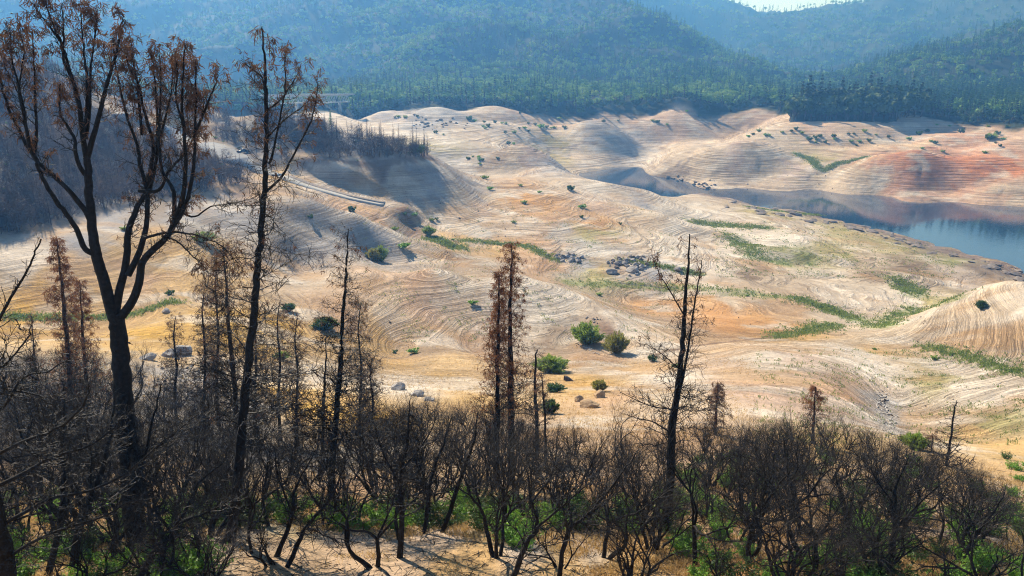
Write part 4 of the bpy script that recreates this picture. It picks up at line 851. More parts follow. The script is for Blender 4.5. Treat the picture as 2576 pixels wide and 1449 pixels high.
NEARF = [m_.copy() for m_ in FAR]
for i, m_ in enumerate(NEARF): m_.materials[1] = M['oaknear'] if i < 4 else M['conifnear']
def build_forest():
    rs = np.random.RandomState(21); n = 60000
    th = rs.uniform(-.68, .68, n); r = np.exp(rs.uniform(math.log(640), math.log(4000), n)); x = np.sin(th) * r; y = np.cos(th) * r
    k = r > shore_r(x, y) + 14; x, y, r = x[k], y[k], r[k]; z = height(x, y)
    dens = fbm(x / 160 + 3, y / 160, 3); k = (rs.rand(len(x)) < np.clip(1.05 + dens * .9, .45, 1)); x, y, z, r = x[k], y[k], z[k], r[k]; n = len(x)
    con = rs.rand(n) < np.clip(.36 + .9 * fbm(x / 240, y / 240, 3) + .25 * smooth(1300, 2600, r), .12, .85)
    idx = np.where(con, rs.randint(4, 8, n), rs.randint(0, 4, n)); s = rs.uniform(.55, 1.15, n) * (1 + .25 * smooth(1200, 2800, r)); s = np.where(con, s * .82, s * .9)
    rot = np.zeros((n, 3)); rot[:, 2] = rs.uniform(0, 6.28, n); scl = np.stack([s * rs.uniform(.9, 1.2, n), s * rs.uniform(.9, 1.2, n), s], 1)
    o = instancer('forest', FAR, np.stack([x, y, z - .3], 1), rot, scl, idx); print('forest', n)
    tag(o, 'dense green forest of oaks and conifers covering the hazy mountains', 'forest')
build_forest()

def shore_trees():
    """the nearest live trees: the wooded point at right and the front row along the old waterline"""
    rs = np.random.RandomState(31); spots = []
    def add(x, y, h, grp, lab, con):
        if any((x - a[0]) ** 2 + (y - a[1]) ** 2 < 14 for a in spots): return
        spots.append((x, y, h, grp, lab, con))
    for k in range(900):
        if len([s for s in spots if s[3] == 'trees on the wooded point']) >= 120: break
        u = rs.uniform(2000, 2335); yy = rs.uniform(746, 790); x, y, _ = uy(u, yy, 0)
        edge = min(u - 1995, 2345 - u) / 60
        con = rs.rand() < (.55 if yy > 765 else .15)
        add(x, y, (1.4 if con else 1.9) * rs.uniform(.8, 1.15) * min(1, .7 + edge), 'trees on the wooded point', 'on the wooded point', con)
    for k in range(420):
        if len(spots) > 280: break
        u = rs.choice([rs.uniform(840, 2000), rs.uniform(2340, 2640)], p=[.72, .28]); x, y, _ = uy(u, 800, 0); rr = float(shore_r(np.array([x]), np.array([y]))[0]) + rs.uniform(-3, 12); q = rr / math.hypot(x, y)
        add(x * q, y * q, rs.uniform(.65, 1.0), 'trees at the edge of the far forest', 'at the forest edge', rs.rand() < .3)
    for i, (x, y, s, grp, lab, con) in enumerate(spots):
        u, v = uv((x, y, gz(x, y))); me = NEARF[rs.randint(4, 8) if con else rs.randint(0, 4)]
        o = bpy.data.objects.new('conifer_tree' if con else 'oak_tree', me); C.objects.link(o); z = gz(x, y) - .4; o.location = (x, y, z); o.rotation_euler = (0, 0, rs.uniform(0, 6.28)); o.scale = (s * rs.uniform(.9, 1.15),) * 2 + (s,)
        if 'point' in grp: side = 'left end' if u < 2080 else ('middle' if u < 2240 else 'right end'); t = '%s of the wooded point above the bare bank' % side
        else: t = 'at the forest edge ' + ('left of the hazy bridge cove' if u < 900 else 'above the grey rock slopes' if u < 1200 else 'above the pink flats' if u < 1500 else 'behind the domed bare hill' if u < 1750 else 'left of the wooded point' if u < 2010 else 'above the red hill at right')
        tag(o, ('pointed dark conifer, ' if con else 'round dark green oak, ') + t, 'tree', grp)
shore_trees()

# ---------------------------------------------------------------- burnt hill on the left
def pole_tree(seed, h=11):
    rs = np.random.RandomState(seed); mb = MB(); p, d = wander((0, 0, -.4), (0, 0, 1), h, 8, .035, .02, rs); mb.tube(p, np.linspace(.17, .03, 9), 5)
    side_branches(mb, None, p, rs, 5, 1.5, .4, .3, .0, (1.0, 1.6), .035, 3, 0); return mb.data('burnt_conifer', M['charfar'])
def round_burnt(seed, h=5.5):
    rs = np.random.RandomState(seed); st, tw = brush_mesh(seed, h=h, stems=3, spread=.4, depth=3, fine=4)
    a = MB(); a.v = st.v + tw.v; a.f = st.f + [f + st.n for f in tw.f]; a.n = st.n + tw.n
    c = rs.normal(0, 1, (110, 3)); c /= np.linalg.norm(c, axis=1)[:, None]; c = c * rs.uniform(.4, 1, (110, 1)) * (h * .36, h * .36, h * .3) + (0, 0, h * .62); ax = rs.normal(0, .055, (110, 3)); ay = rs.normal(0, .30, (110, 3)); a.quads(c, ax * .5, ay)
    return a.data('burnt_tree', M['charfar'])
POLES = [pole_tree(60 + i, 9 + 2 * i) for i in range(4)]; ROUNDS = [round_burnt(70 + i, 6.5 + .6 * i) for i in range(4)]
def sprout(seed, r=.8, n=420, leaf=.11, flat=.75, stems=26):
    rs = np.random.RandomState(seed); cr = MB(); st = MB()
    for k in range(stems):
        a = rs.uniform(0, 6.28); e = rs.uniform(.1, 1.0); d = np.array((math.cos(a) * e, math.sin(a) * e, rs.uniform(.8, 1.4))); p, dd = wander((math.cos(a) * r * .15, math.sin(a) * r * .15, -.1), d, r * rs.uniform(.8, 1.5), 4, .12, .05, rs)
        st.tube(p, np.linspace(.012, .004, 5), 3); m = n // stems; f = rs.uniform(.25, 1, m) ** .7 * 4; i = np.minimum(f.astype(int), 3); q = p[i] + (p[i + 1] - p[i]) * (f - i)[:, None] + rs.normal(0, r * .085, (m, 3))
        nr = rs.normal(0, 1, (m, 3)) + (0, 0, .6); nr /= np.linalg.norm(nr, axis=1)[:, None]; ax = np.cross(nr, rs.normal(0, 1, (m, 3))); ax /= np.linalg.norm(ax, axis=1)[:, None] + 1e-9; ay = np.cross(nr, ax); s = leaf * rs.uniform(.6, 1.2, (m, 1)) * .5
        q[:, 2] *= flat; cr.quads(q, ax * s * .5, ay * s)
    return st, cr
def sprout_proto(name, seed, mt, **k):
    st, cr = sprout(seed, **k); return st.data('stems', M['bark']), cr.data('leaves', M[mt])
SPR = [sprout_proto('s', 80 + i, ('leaf', 'leaf', 'leafdark', 'willow')[i], r=.85 + .1 * i, n=900, stems=34) for i in range(4)]
SMALL = [merged('green_bush', *sprout(90 + i, r=1.3, n=260, leaf=.42, stems=14), M['bark'], M[('leafdark', 'willow', 'leaf')[i]]) for i in range(3)]
def place_shrub(meshes, x, y, s, label, cat='shrub', group=None, name='green_shrub', squash=1.0):
    t = empty(name, (x, y, gz(x, y) + .02), rnd.uniform(0, 6.28), s); t.scale = (s, s, s * squash)
    for nm, me in zip(('stems', 'leaves'), meshes):
        o = bpy.data.objects.new(nm, me); C.objects.link(o); o.parent = t
    return tag(t, label, cat, group)
ROADPX = [(300,303),(345,308),(400,322),(450,341),(500,358),(545,376),(590,400),(640,419),(700,442),(760,465),(840,488),(900,503),(965,517)]
_road = poly_xy(ROADPX)
def burnt_hill():
    rs = np.random.RandomState(41); n = 0; pts = []
    for k in range(16000):
        u = rs.uniform(-150, 1080); vlo = np.interp(u, [-150, 0, 150, 300, 500, 700, 760, 1080], [600, 600, 560, 520, 490, 440, 402, 395]); vhi = np.interp(u, [-150, 0, 250, 450, 550, 650, 850, 1080], [150, 150, 205, 262, 290, 290, 330, 388]); v = rs.uniform(vhi, vlo)
        h = hit(u, v)
        if h is None or h[1] < 150 or h[1] > 560 or h[2] < -44.2: continue
        if seg_dist(h[:1], h[1:2], _road)[0] < 12: continue
        if 430 < u < 640 and 290 < v < 350 and rs.rand() < .6: continue
        if u > 820 and rs.rand() < .72: continue
        if u > 470 and h[1] < 374 and rs.rand() < .88 and seg_dist(h[:1], h[1:2], _road[:9])[0] < 26: continue
        pts.append((h, u, v))
        if len(pts) >= 3000: break
    pts.sort(key=lambda p: p[0][1]); keep = []; rest = []
    for p in pts:
        (keep if len(keep) < 285 and rs.rand() < .5 else rest).append(p)
    keep += [(hit(u, v), u, v) for u, v in ((906,345),(917,352),(930,350),(958,372),(884,328),(590,268),(612,275),(570,400),(1045,392),(775,300))]
    for (h, u, v) in keep:
        pole = rs.rand() < .32; me = POLES[rs.randint(4)] if pole else ROUNDS[rs.randint(4)]
        if (u, v) in ((906,345),(958,372),(590,268),(612,275)): pole, me = True, POLES[2]
        o = bpy.data.objects.new('burnt_conifer' if pole else 'burnt_oak', me); C.objects.link(o); s = rs.uniform(.6, 1.05); o.location = h - (0, 0, .1); o.rotation_euler = (0, 0, rs.uniform(0, 6.28)); o.scale = (s, s, s)
        zone = 'on the dark left hillside' if u < 300 else 'between the hillside and the road' if u < 520 else 'on the slope beside the road' if u < 700 else 'on the promontory above the boat ramp' if u < 900 else 'near the tip of the promontory'
        tag(o, ('bare charred conifer pole ' if pole else 'leafless burnt tree with a brown crown ') + zone + (' low down' if v > (vlo + 0) - 60 else ' higher up'), 'tree', 'burnt trees on the left hills')
    P_ = np.array([p[0] for p in rest]); m = len(P_); rot = np.zeros((m, 3)); rot[:, 2] = rs.uniform(0, 6.28, m); s = rs.uniform(.45, 1.1, m)
    o = instancer('burnt_woodland', POLES + ROUNDS, P_, rot, np.stack([s, s, s], 1), np.where(rs.rand(m) < .25, rs.randint(0, 4, m), rs.randint(4, 8, m)))
    tag(o, 'mass of burnt brush and trees filling the slopes left of the valley', 'burnt woodland')
    # green regrowth dotted over the hill
    k = 0
    for _ in range(900):
        u = rs.uniform(-20, 1075); v = rs.uniform(290, 480); h = hit(u, v)
        if h is None or h[1] < 180 or h[2] < -43.5 or h[1] > 560 or seg_dist(h[:1], h[1:2], _road)[0] < 7: continue
        o = bpy.data.objects.new('green_bush', SMALL[rs.randint(3)]); C.objects.link(o); o.location = h; s = rs.uniform(.45, 1.1); o.scale = (s, s, s * .8); o.rotation_euler = (0, 0, rs.uniform(0, 6.28))
        tag(o, 'low green bush sprouting among burnt trees ' + ('on the left hillside' if u < 350 else 'beside the road' if u < 680 else 'on the promontory'), 'shrub', 'green bushes regrowing on the burnt hills'); k += 1
        if k >= 95: break
burnt_hill(); print('hill', _t.time() - _t0)
oak = hit(1048, 388); place_shrub(SPR[2], oak[0], oak[1], 5.0, 'dark evergreen oak at the very tip of the promontory', 'tree', name='evergreen_oak')
gp = hit(833, 322); tr_, cr_ = lump_tree(77, 15, 6, 260, 1.0, 'con')
t = empty('grey_green_conifer', gp); tr_.build('trunk', M['bark'], t); cr_.build('crown', M['forest'], t); tag(t, 'only live grey-green conifer on the crest of the promontory', 'tree')

# ---------------------------------------------------------------- shrubs of the basin
def px_m(h): return (h[1] * math.cos(PITCH) - h[2] * math.sin(PITCH)) / F         # metres per authoring pixel
def willow(seed, r=1.0, n=5600, mt='willow'):
    rs = np.random.RandomState(seed); st = MB(); cr = MB(); S = 90
    for k in range(S):
        a = rs.uniform(0, 6.28); e = rs.uniform(0, 1.25); d = np.array((math.cos(a) * e, math.sin(a) * e, 1)); p, dd = wander((0, 0, -.1), d, r * rs.uniform(1.45, 1.85) * (1 - .16 * e), 6, .07, .01, rs); st.tube(p, np.linspace(.03, .005, 7) * r, 3)
        m = n // S; f = rs.uniform(.12, 1, m) ** .7 * 6; i = np.minimum(f.astype(int), 5); q = p[i] + (p[i + 1] - p[i]) * (f - i)[:, None] + rs.normal(0, r * .06, (m, 3)); ay = (p[i + 1] - p[i]); ay /= np.linalg.norm(ay, axis=1)[:, None]; ay = ay + rs.normal(0, .35, (m, 3)); ax = np.cross(ay, rs.normal(0, 1, (m, 3))); ax /= np.linalg.norm(ax, axis=1)[:, None]
        cr.quads(q, ax * .022 * r, ay * .08 * r * rs.uniform(.6, 1.3, (m, 1)))
    return st.data('stems', M['bark']), cr.data('leaves', M[mt])
WL = [willow(1), willow(2, mt='willow2'), willow(3, mt='leafdark')]
def wshrub(k, u, v, hpx, wr, label, nm='willow_shrub'):
    h = hit(u, v); s = hpx * px_m(h) / 1.75; t = place_shrub(WL[k], h[0], h[1], s, label, 'shrub', name=nm); t.scale = (s * wr, s * wr, s); return h
wshrub(0, 1475, 864, 58, 1.15, 'bright green rounded willow, larger left one of the pair below the terraced mound')
wshrub(1, 1551, 889, 60, .92, 'yellow-green willow, right one of the pair below the terraced mound')
wshrub(1, 941, 655, 34, 1.1, 'pale yellow-green left half of the willow clump behind the mound'); wshrub(0, 959, 657, 42, .75, 'deeper green right half of the willow clump behind the mound')
wshrub(0, 1079, 592, 25, 1.15, 'compact green willow at the head of the dry creek'); wshrub(0, 1385, 938, 48, 1.5, 'wide bright green shrub right of the close pine pair')
wshrub(2, 2467, 778, 25, 1.0, 'lone dark green bush on the pale slope at the right edge'); wshrub(0, 710, 905, 22, 1.6, 'small vivid green bush right of the tallest burnt trunk')
wshrub(2, 822, 830, 34, 1.7, 'dull green spreading bush left of the slim grey pine'); wshrub(2, 728, 782, 20, 1.6, 'flat green bush behind the tall pine twigs')
wshrub(0, 515, 608, 26, 1.8, 'green-topped bush on golden ground right of the forked pine'); wshrub(0, 2300, 1130, 44, 1.3, 'bright green willow at the foot of the driftwood strip')
wshrub(2, 1395, 985, 20, 2.2, 'low grey-green shrub on the golden knoll'); wshrub(1, 1508, 985, 34, 1.0, 'rust-brown leafy bush beside the eroded knoll'); 
wshrub(2, 1385, 1040, 40, 1.0, 'dark green burnt-edged bush at the edge of the thicket')
for k_, (u_, v_) in enumerate(((660,640),(680,655),(700,636),(722,660),(745,645),(765,665),(790,660),(812,668),(705,675),(735,684),(640,665))):
    h = hit(u_, v_); o = bpy.data.objects.new('burnt_shrub', ROUNDS[k_ % 4]); C.objects.link(o); o.location = h - (0, 0, .1); o.rotation_euler = (0, 0, k_); s_ = .55 + .05 * (k_ % 4); o.scale = (s_ * 1.3, s_ * 1.3, s_); tag(o, 'leafless brown shrub in the thicket on the gully bank behind the tallest pine', 'shrub', 'brown shrubs on the gully bank')
bz = [(783,549,9,'on the grey ribbed slope'),(993,579,10,'on the tip of the grey ribbed slope'),(1017,624,16,'on the terrace below the ribbed slope'),(883,532,14,'beside the lower boat ramp'),(312,579,11,'on golden ground behind the forked pine'),(1043,543,9,'below the end of the ramp'),(1019,542,8,'just below the ramp end'),(1220,450,10,'above the middle terraces'),(1233,477,9,'on the upper middle terraces'),(1433,479,13,'on the pale ridge left of the lake'),(1318,512,9,'in the orange flats'),(1465,524,11,'on the long middle hill'),(1464,548,7,'low on the long middle hill'),(1293,561,7,'beside the dry creek bend'),(1357,485,6,'near the pale ridge'),(1638,908,15,'right of the two big willows'),(1507,744,9,'at the end of the terraced mound'),(1040,888,14,'at the foot of the terraced mound'),(995,888,8,'left foot of the terraced mound'),(1310,468,6,'in the saddle of the ridge'),(1190,765,12,'on the face of the mound'),(1098,553,6,'near the creek head'),(1085,556,8,'above the creek head'),(1140,604,5,'at the start of the green creek'),(430,742,12,'in the swale behind the forked pine'),(2200,880,6,'by the sandy wash'),(1880,745,5,'in the green strip'),(1560,565,6,'on the right end of the middle hill'),(2350,905,12,'in the weedy swale at right'),(1700,925,10,'beside the twin-topped pine')]
for i, (u, v, hp, w_) in enumerate(bz):
    h = hit(u, v); s = hp * px_m(h) / 1.35; o = bpy.data.objects.new('green_bush', SMALL[i % 3]); C.objects.link(o); o.location = h; o.scale = (s * 1.1, s * 1.1, s); o.rotation_euler = (0, 0, i); tag(o, 'small yellow-green bush ' + w_, 'shrub')
FARB = [(405,890),(430,885),(480,890),(570,882),(710,1005),(770,1018),(970,908),(1000,918),(1075,925),(1155,928),(1210,932),(1240,937),(1110,957),(1070,957),(1085,972),(1340,972),(1235,1005),(1305,1005),(1415,995),(1385,972),(1410,935),(1460,945),(1500,965),(1525,965),(1550,967),(1585,970),(1605,968),(1680,970),(1345,858),(1640,902),(2090,915),(1300,1090),(1260,1088),(1175,1200),(1035,1190),(990,1185),(1065,1213),(1040,1211),(1045,1241),(955,1203),(1905,860),(2345,915),(2385,930),(2455,945),(1980,922)]
FARB2 = [(120,880),(30,846),(570,993),(530,1018),(620,1023),(650,1027),(950,1060),(995,1045),(1005,1058),(1035,1034),(1003,1078),(1075,1078),(1135,1034),(1145,1053),(1265,1072),(1290,1014),(1330,1072),(1370,994),(1250,1018),(1400,1068),(1455,1020),(1550,1038),(1705,1054),(1785,1020),(1845,994),(1915,945),(1870,1070),(1900,1084),(1805,1123),(1960,1149),(2105,1003),(2305,1052),(2330,1045),(2365,1015),(2415,1055),(2360,1083),(2395,1105),(2280,1158),(2300,957),(2440,965),(2010,955),(750,1004),(855,980),(820,993),(895,1008),(1305,1101),(490,1033)]
BIGF = {(970,908): 1.8, (2105,1003): 2.2, (2305,1052): 2.0, (2330,1045): 2.0, (2365,1015): 1.8, (1500,965): 1.5, (1785,1020): 2, (650,1027): 1.5, (950,1060): 1.5}
for i, (a, b, off) in enumerate([(a, b, 859) for a, b in FARB] + [(a, b, 1718) for a, b in FARB2]):
    u, v = off + a * .3335, b * .3335; h = hit(u, v)
    if h is None: continue
    s = BIGF.get((a, b), 1.0) * (4.6 + (i * 7 % 5) * .8) * px_m(h) / 1.35; o = bpy.data.objects.new('green_bush', SMALL[(i * 5) % 3 if i % 4 else 0]); C.objects.link(o); o.location = h; o.scale = (s, s, s); o.rotation_euler = (0, 0, i)
    w_ = 'on the grey rocky far slope' if u < 1150 else 'on the brown dome' if u < 1320 and v > 350 else 'on the far pink flats' if u < 1480 else 'behind the domed bare hill' if u < 1800 else 'on the bare bank below the wooded point' if u < 2240 else 'on the pale rise above the red hill'
    tag(o, 'tiny dark green bush ' + w_, 'shrub', 'bushes dotted over the far shore')
print('shrubs', _t.time() - _t0)

# ---------------------------------------------------------------- green sprouts in the burnt thicket
def sprouts():
    rs = np.random.RandomState(51); n = 0; tk = []
    def put(u, v, s, k, lab, sq=.8):
        nonlocal n
        h = hit(u, v)
        if h is None or h[1] > 120: return
        if any((h[0] - a) ** 2 + (h[1] - b) ** 2 < .8 for a, b in tk): return
        tk.append((h[0], h[1])); place_shrub(SPR[k], h[0], h[1], s, lab, 'shrub', 'green regrowth in the burnt thicket', 'sprouting_shrub', sq); n += 1
    for u, v, s in ((455,1420,1.5),(480,1445,1.4),(430,1450,1.2),(505,1425,1.1)): put(u, v, s, 0, 'large dense green regrowth at the foot of the tallest pine')
    for u, v, s in ((1080,1325,1.0),(1110,1330,1.1),(1060,1300,.9),(1140,1320,.8)): put(u, v, s, 2, 'dark green leafy clump at the edge of the golden clearing')
    for u, v, s in ((1275,1355,1.0),(1300,1372,.9),(1325,1350,.8)): put(u, v, s, 0, 'bright green leafy clump right of the golden clearing')
    for k in range(1200):
        u = rs.uniform(-100, 2650)
        if 430 < u < 1700: v = rs.normal(1308, 22)
        elif u <= 480: v = rs.uniform(1240, 1480)
        else: v = rs.uniform(1150, 1480)
        if 560 < u < 1560 and v > 1335: continue
        put(u, v, rs.uniform(.6, 1.15), rs.randint(3), 'green leafy regrowth under burnt stems ' + where(u).replace('a rusty', 'rusty'), rs.uniform(.7, 1.1))
        if n >= 230: break
    print('sprouts', n)
sprouts()
print('sprouts', _t.time() - _t0)
# ---------------------------------------------------------------- rocks
def rock_mesh(seed, mt='rock', sub=3):
    import bmesh
    rs = np.random.RandomState(seed); bm = bmesh.new(); bmesh.ops.create_icosphere(bm, subdivisions=sub, radius=1)
    V = np.array([v.co for v in bm.verts]); d = V / np.linalg.norm(V, axis=1)[:, None]
    for _ in range(9):
        nrm = rs.normal(0, 1, 3); nrm /= np.linalg.norm(nrm); lim = rs.uniform(.55, .85); t = V @ nrm; V = V - np.maximum(t - lim, 0)[:, None] * nrm
    V = V * (1 + .12 * fbm(d[:, 0] * 2.2 + seed, d[:, 1] * 2.2 + d[:, 2] * 1.7, 3)[:, None])
    for v, c in zip(bm.verts, V): v.co = c
    me = bpy.data.meshes.new('rock'); bm.to_mesh(me); bm.free(); me.materials.append(M[mt]); return me
RK = [rock_mesh(i) for i in range(5)]; TRK = [rock_mesh(20 + i, 'tanrock') for i in range(2)]; DRK = [rock_mesh(10 + i, 'darkrock', 2) for i in range(4)]
def rock(u, v, w, hh, label, group=None, dark=False, rz=None, rs=RS, h=None, cat='rock', name='rock'):
    h = hit(u, v) if h is None else h
    if h is None: return
    m_ = px_m(h); o = bpy.data.objects.new(name, TRK[rs.randint(2)] if 'tan outcrop' in label or 'outcrop' in label else (DRK if dark else RK)[rs.randint(4)]); C.objects.link(o); o.location = (h[0], h[1], gz(h[0], h[1]) + hh * m_ * .25); o.scale = (w * m_ * .5, w * m_ * .45, hh * m_ * .5); o.rotation_euler = (rs.uniform(-.2, .2), rs.uniform(-.2, .2), rs.uniform(0, 6.28) if rz is None else rz)
    tag(o, label, cat, group)
for u, v, w_, h_, lab in ((462,893,52,44,'largest pale granite boulder, blocky, beside the forked pine'),(428,897,42,30,'rounded granite boulder left of the largest boulder'),(372,905,48,24,'low boulder half behind the forked pine trunk'),(417,786,25,14,'lone grey boulder on the golden mound'),(1003,980,42,26,'dark flat-topped boulder at the edge of the golden slope'),(1048,995,48,18,'slab of grey rock right of the dark flat-topped boulder'),(1078,1008,34,14,'low pale slab at the end of the rock row'),(542,912,24,14,'small boulder right of the largest granite boulder'),(584,912,30,14,'flat grey boulder left of the tall trunk'),(638,1052,44,30,'rounded grey boulder right of the tallest burnt trunk'),(540,945,16,8,'small loose rock below the boulders'),(455,950,20,10,'dark jagged rock in front of the boulders'),(1480,1024,56,26,'crumbling tan outcrop under the golden knoll'),(1508,1000,36,24,'steep brown outcrop face beside the rusty bush'),(1455,1010,30,22,'left end of the tan outcrop on the golden knoll'),(1540,688,34,16,'flat light boulder at the front of the rock pile'),(1592,684,38,20,'long tan boulder at the foot of the rock pile'),(1706,682,22,16,'single grey boulder right of the rock pile')):
    rock(u, v, w_, h_, lab)
rs_ = np.random.RandomState(61)
for k in range(105):
    a = rs_.rand()
    if a < .72: u, v = 1582 + rs_.normal(0, 24), 666 + rs_.normal(0, 8); lab, g = 'grey angular rock in the large pile of the valley floor', 'rocks of the large pile'
    else: u, v = 1432 + rs_.normal(0, 20), 651 + rs_.normal(0, 5); lab, g = 'grey rock in the smaller pile left of the large one', 'rocks of the smaller pile'
    s = rs_.uniform(6, 17); h = hit(u, v); o = rock(u, v, s, s * .75, lab, g, rs_.rand() < .5, rs=rs_)
for k in range(70):
    a = rs_.rand()
    if a < .5: t = rs_.rand(); u, v = 1660 + 130 * t + rs_.normal(0, 8), 446 + 26 * t + rs_.normal(0, 4); lab = 'dark jagged rock on the far bank of the narrow water'; g = 'dark rocks on the far bank'
    else: u, v = rs_.choice([1060, 1120]) + rs_.normal(0, 30), 310 + rs_.normal(0, 9); lab = 'grey rock on the steep far rocky slope'; g = 'rocks on the far grey slope'
    s = rs_.uniform(4, 12); rock(u, v, s, s * .6, lab, g, True, rs=rs_)
for k in range(75):
    t = rs_.rand(); q = t * (len(WATERSIDE) - 2); i = int(q); f = q - i; u = WATERSIDE[i][0] * (1 - f) + WATERSIDE[i + 1][0] * f; v = WATERSIDE[i][1] * (1 - f) + WATERSIDE[i + 1][1] * f; s = rs_.uniform(5, 20)
    rock(u - rs_.uniform(0, 50), v + rs_.uniform(3, 20), s * 1.9, s * .5, 'dark eroded rock along the near waterline ' + ('at the right edge' if u > 2400 else 'below the blue water' if u > 2150 else 'near the narrow end'), 'dark rocks along the near waterline', True, rs=rs_)

for k in range(70):
    u, v = rs_.uniform(360, 660), rs_.uniform(895, 1060); s = rs_.uniform(4, 12); rock(u, v, s, s * .7, 'small loose stone ' + ('between the forked pine and the boulders' if u < 480 else 'left of the tallest trunk' if u < 600 else 'near the tallest trunk'), 'loose stones around the boulders', rs_.rand() < .4, rs=rs_)
# ---------------------------------------------------------------- wood
def log_mesh(seed, mt):
    rs = np.random.RandomState(seed); mb = MB(); p, d = wander((-1, 0, 0), (1, 0, 0), 2, 6, .09, 0, rs); mb.tube(p, np.linspace(.10, .06, 7) * rs.uniform(.9, 1.1, 7), 7)
    if seed % 2: q, _d = wander(p[3], (.5, 1, .4), .5, 3, .2, 0, rs); mb.tube(q, (.04, .03, .02, .008), 4)
    return mb.data('log', M[mt])
LG = [log_mesh(i, 'wood') for i in range(5)]; DLG = [log_mesh(10 + i, 'brownwood') for i in range(3)]
def log(u, v, L, label, group=None, dark=False, rz=0, thick=1.0, h=None, name='log'):
    h = hit(u, v) if h is None else h
    if h is None: return
    s = L * px_m(h) * .5; o = bpy.data.objects.new(name, (DLG if dark else LG)[rs_.randint(3 if dark else 5)]); C.objects.link(o); o.location = (h[0], h[1], gz(h[0], h[1]) + .09 * s * thick); o.scale = (s, s * thick * 1.9, s * thick * 1.9); o.rotation_euler = (0, rs_.uniform(-.06, .06), rz); tag(o, label, 'log', group)
log(1440, 957, 42, 'thick charred log lying on the golden slope', dark=True, rz=.15, thick=2.2); log(1163, 551, 18, 'short dark log on the middle terraces', dark=True, rz=-.1, thick=1.8)
log(1438, 856, 24, 'straight pale driftwood pole leaning left of the willows', rz=-.8); log(985, 812, 14, 'dark scrap of wood on the face of the terraced mound', dark=True, thick=2)
log(1270, 1293, 60, 'fallen charred limb at the top of the golden clearing', dark=True, rz=.2); log(770, 1345, 50, 'charred limb lying on grey sand right of the tallest trunk', dark=True, rz=-.1); log(1320, 700, 16, 'dark log on the valley flat', dark=True, rz=.4)
log(530, 965, 36, 'bleached log below the pale boulders', rz=.3, thick=1.2); log(515, 985, 30, 'dark fallen branch below the pale boulders', dark=True, rz=-.3, thick=1.4)
for k in range(120):
    t = rs_.rand(); u = 2212 + 38 * t + rs_.normal(0, 7 + 8 * t); v = 985 + 125 * t + rs_.normal(0, 3); log(u, v, rs_.uniform(7, 20), 'bleached driftwood log in the long strip down the right-hand gully', 'driftwood in the right-hand gully', rs_.rand() < .2, rs_.uniform(0, 3.14) if rs_.rand() < .5 else rs_.normal(1.9, .4), rs_.uniform(.9, 1.8))
for k in range(26):
    t = rs_.rand(); u = 1432 + 70 * t + rs_.normal(0, 5); v = 852 + 38 * t + rs_.normal(0, 4); log(u, v, rs_.uniform(6, 15), 'bleached driftwood piece in the trail below the large willow', 'driftwood by the willows', False, rs_.uniform(0, 3.14), rs_.uniform(.9, 1.6))
for k in range(14): log(1500 + rs_.normal(0, 7), 803 + rs_.normal(0, 6), rs_.uniform(8, 14), 'grey driftwood in the pile above the large willow', 'driftwood above the willows', rs_.rand() < .5, rs_.uniform(0, 3.14), 1.4)
def stump_mesh(seed):
    rs = np.random.RandomState(seed); mb = MB(); mb.tube([(0, 0, -.2), (0, 0, .1), (.02, 0, .45), (.05, .02, .6)], (.34, .22, .17, .12), 7)
    for a in range(5): a = a * 1.25 + rs.rand(); mb.tube([(0, 0, .12), (math.cos(a) * .35, math.sin(a) * .35, .02), (math.cos(a) * .7, math.sin(a) * .7, -.08)], (.11, .07, .03), 4)
    return mb.data('tree_stump', M['brownwood'])
SM = [stump_mesh(i) for i in range(3)]
zones = [((1800,1960),(640,700),'on the pale terraces'),((2000,2250),(560,610),'on the flat beside the blue water'),((2100,2450),(640,740),'on the lakeside slope'),((2150,2350),(770,830),'near the green gully'),((1100,1500),(490,640),'on the orange flats'),((1700,2200),(430,480),'on the far bank'),((2300,2560),(820,1080),'on the right-hand slope'),((1750,2100),(720,820),'on the orange mound')]
for k in range(90):
    (a, b), (c, d), w_ = zones[k % 8]; u, v = rs_.uniform(a, b), rs_.uniform(c, d); h = hit(u, v)
    if h is None or h[2] < -94: continue
    o = bpy.data.objects.new('tree_stump', SM[k % 3]); C.objects.link(o); o.location = h; s = rs_.uniform(2.5, 5.5) * px_m(h); o.scale = (s, s, s * rs_.uniform(.8, 1.3)); o.rotation_euler = (0, 0, k); tag(o, 'small dark tree stump ' + w_, 'tree stump', 'tree stumps scattered over the lake bed')
print('rocks', _t.time() - _t0)

# ---------------------------------------------------------------- grass
def grass(name, label, regions, n, h, mt, blades=7, wid=.02):
    rs = np.random.RandomState(len(name)); xs = []
    for f in regions: xs.append(f(rs, n // len(regions)))
    xy = np.concatenate(xs); z = height(xy[:, 0], xy[:, 1]); n = len(xy); r = np.hypot(xy[:, 0], xy[:, 1]); mb = MB(); b = np.repeat(np.column_stack([xy, z]), blades, 0); m = len(b); rr = np.repeat(r, blades)
    b[:, :2] += rs.normal(0, .10, (m, 2)) * np.maximum(1, rr / 60)[:, None]; d = np.column_stack([rs.normal(0, .35, (m, 2)), np.ones(m)]); L = h * rs.uniform(.5, 1.2, m)[:, None]; a = rs.uniform(0, 6.28, m); w_ = wid * np.maximum(1, rr / 45)[:, None]
    mb.quads(b + d * L / 2, np.column_stack([np.cos(a), np.sin(a), 0 * a]) * w_, d * L / 2); o = mb.build(name, M[mt]); o['kind'] = 'stuff'; tag(o, label, 'grass')
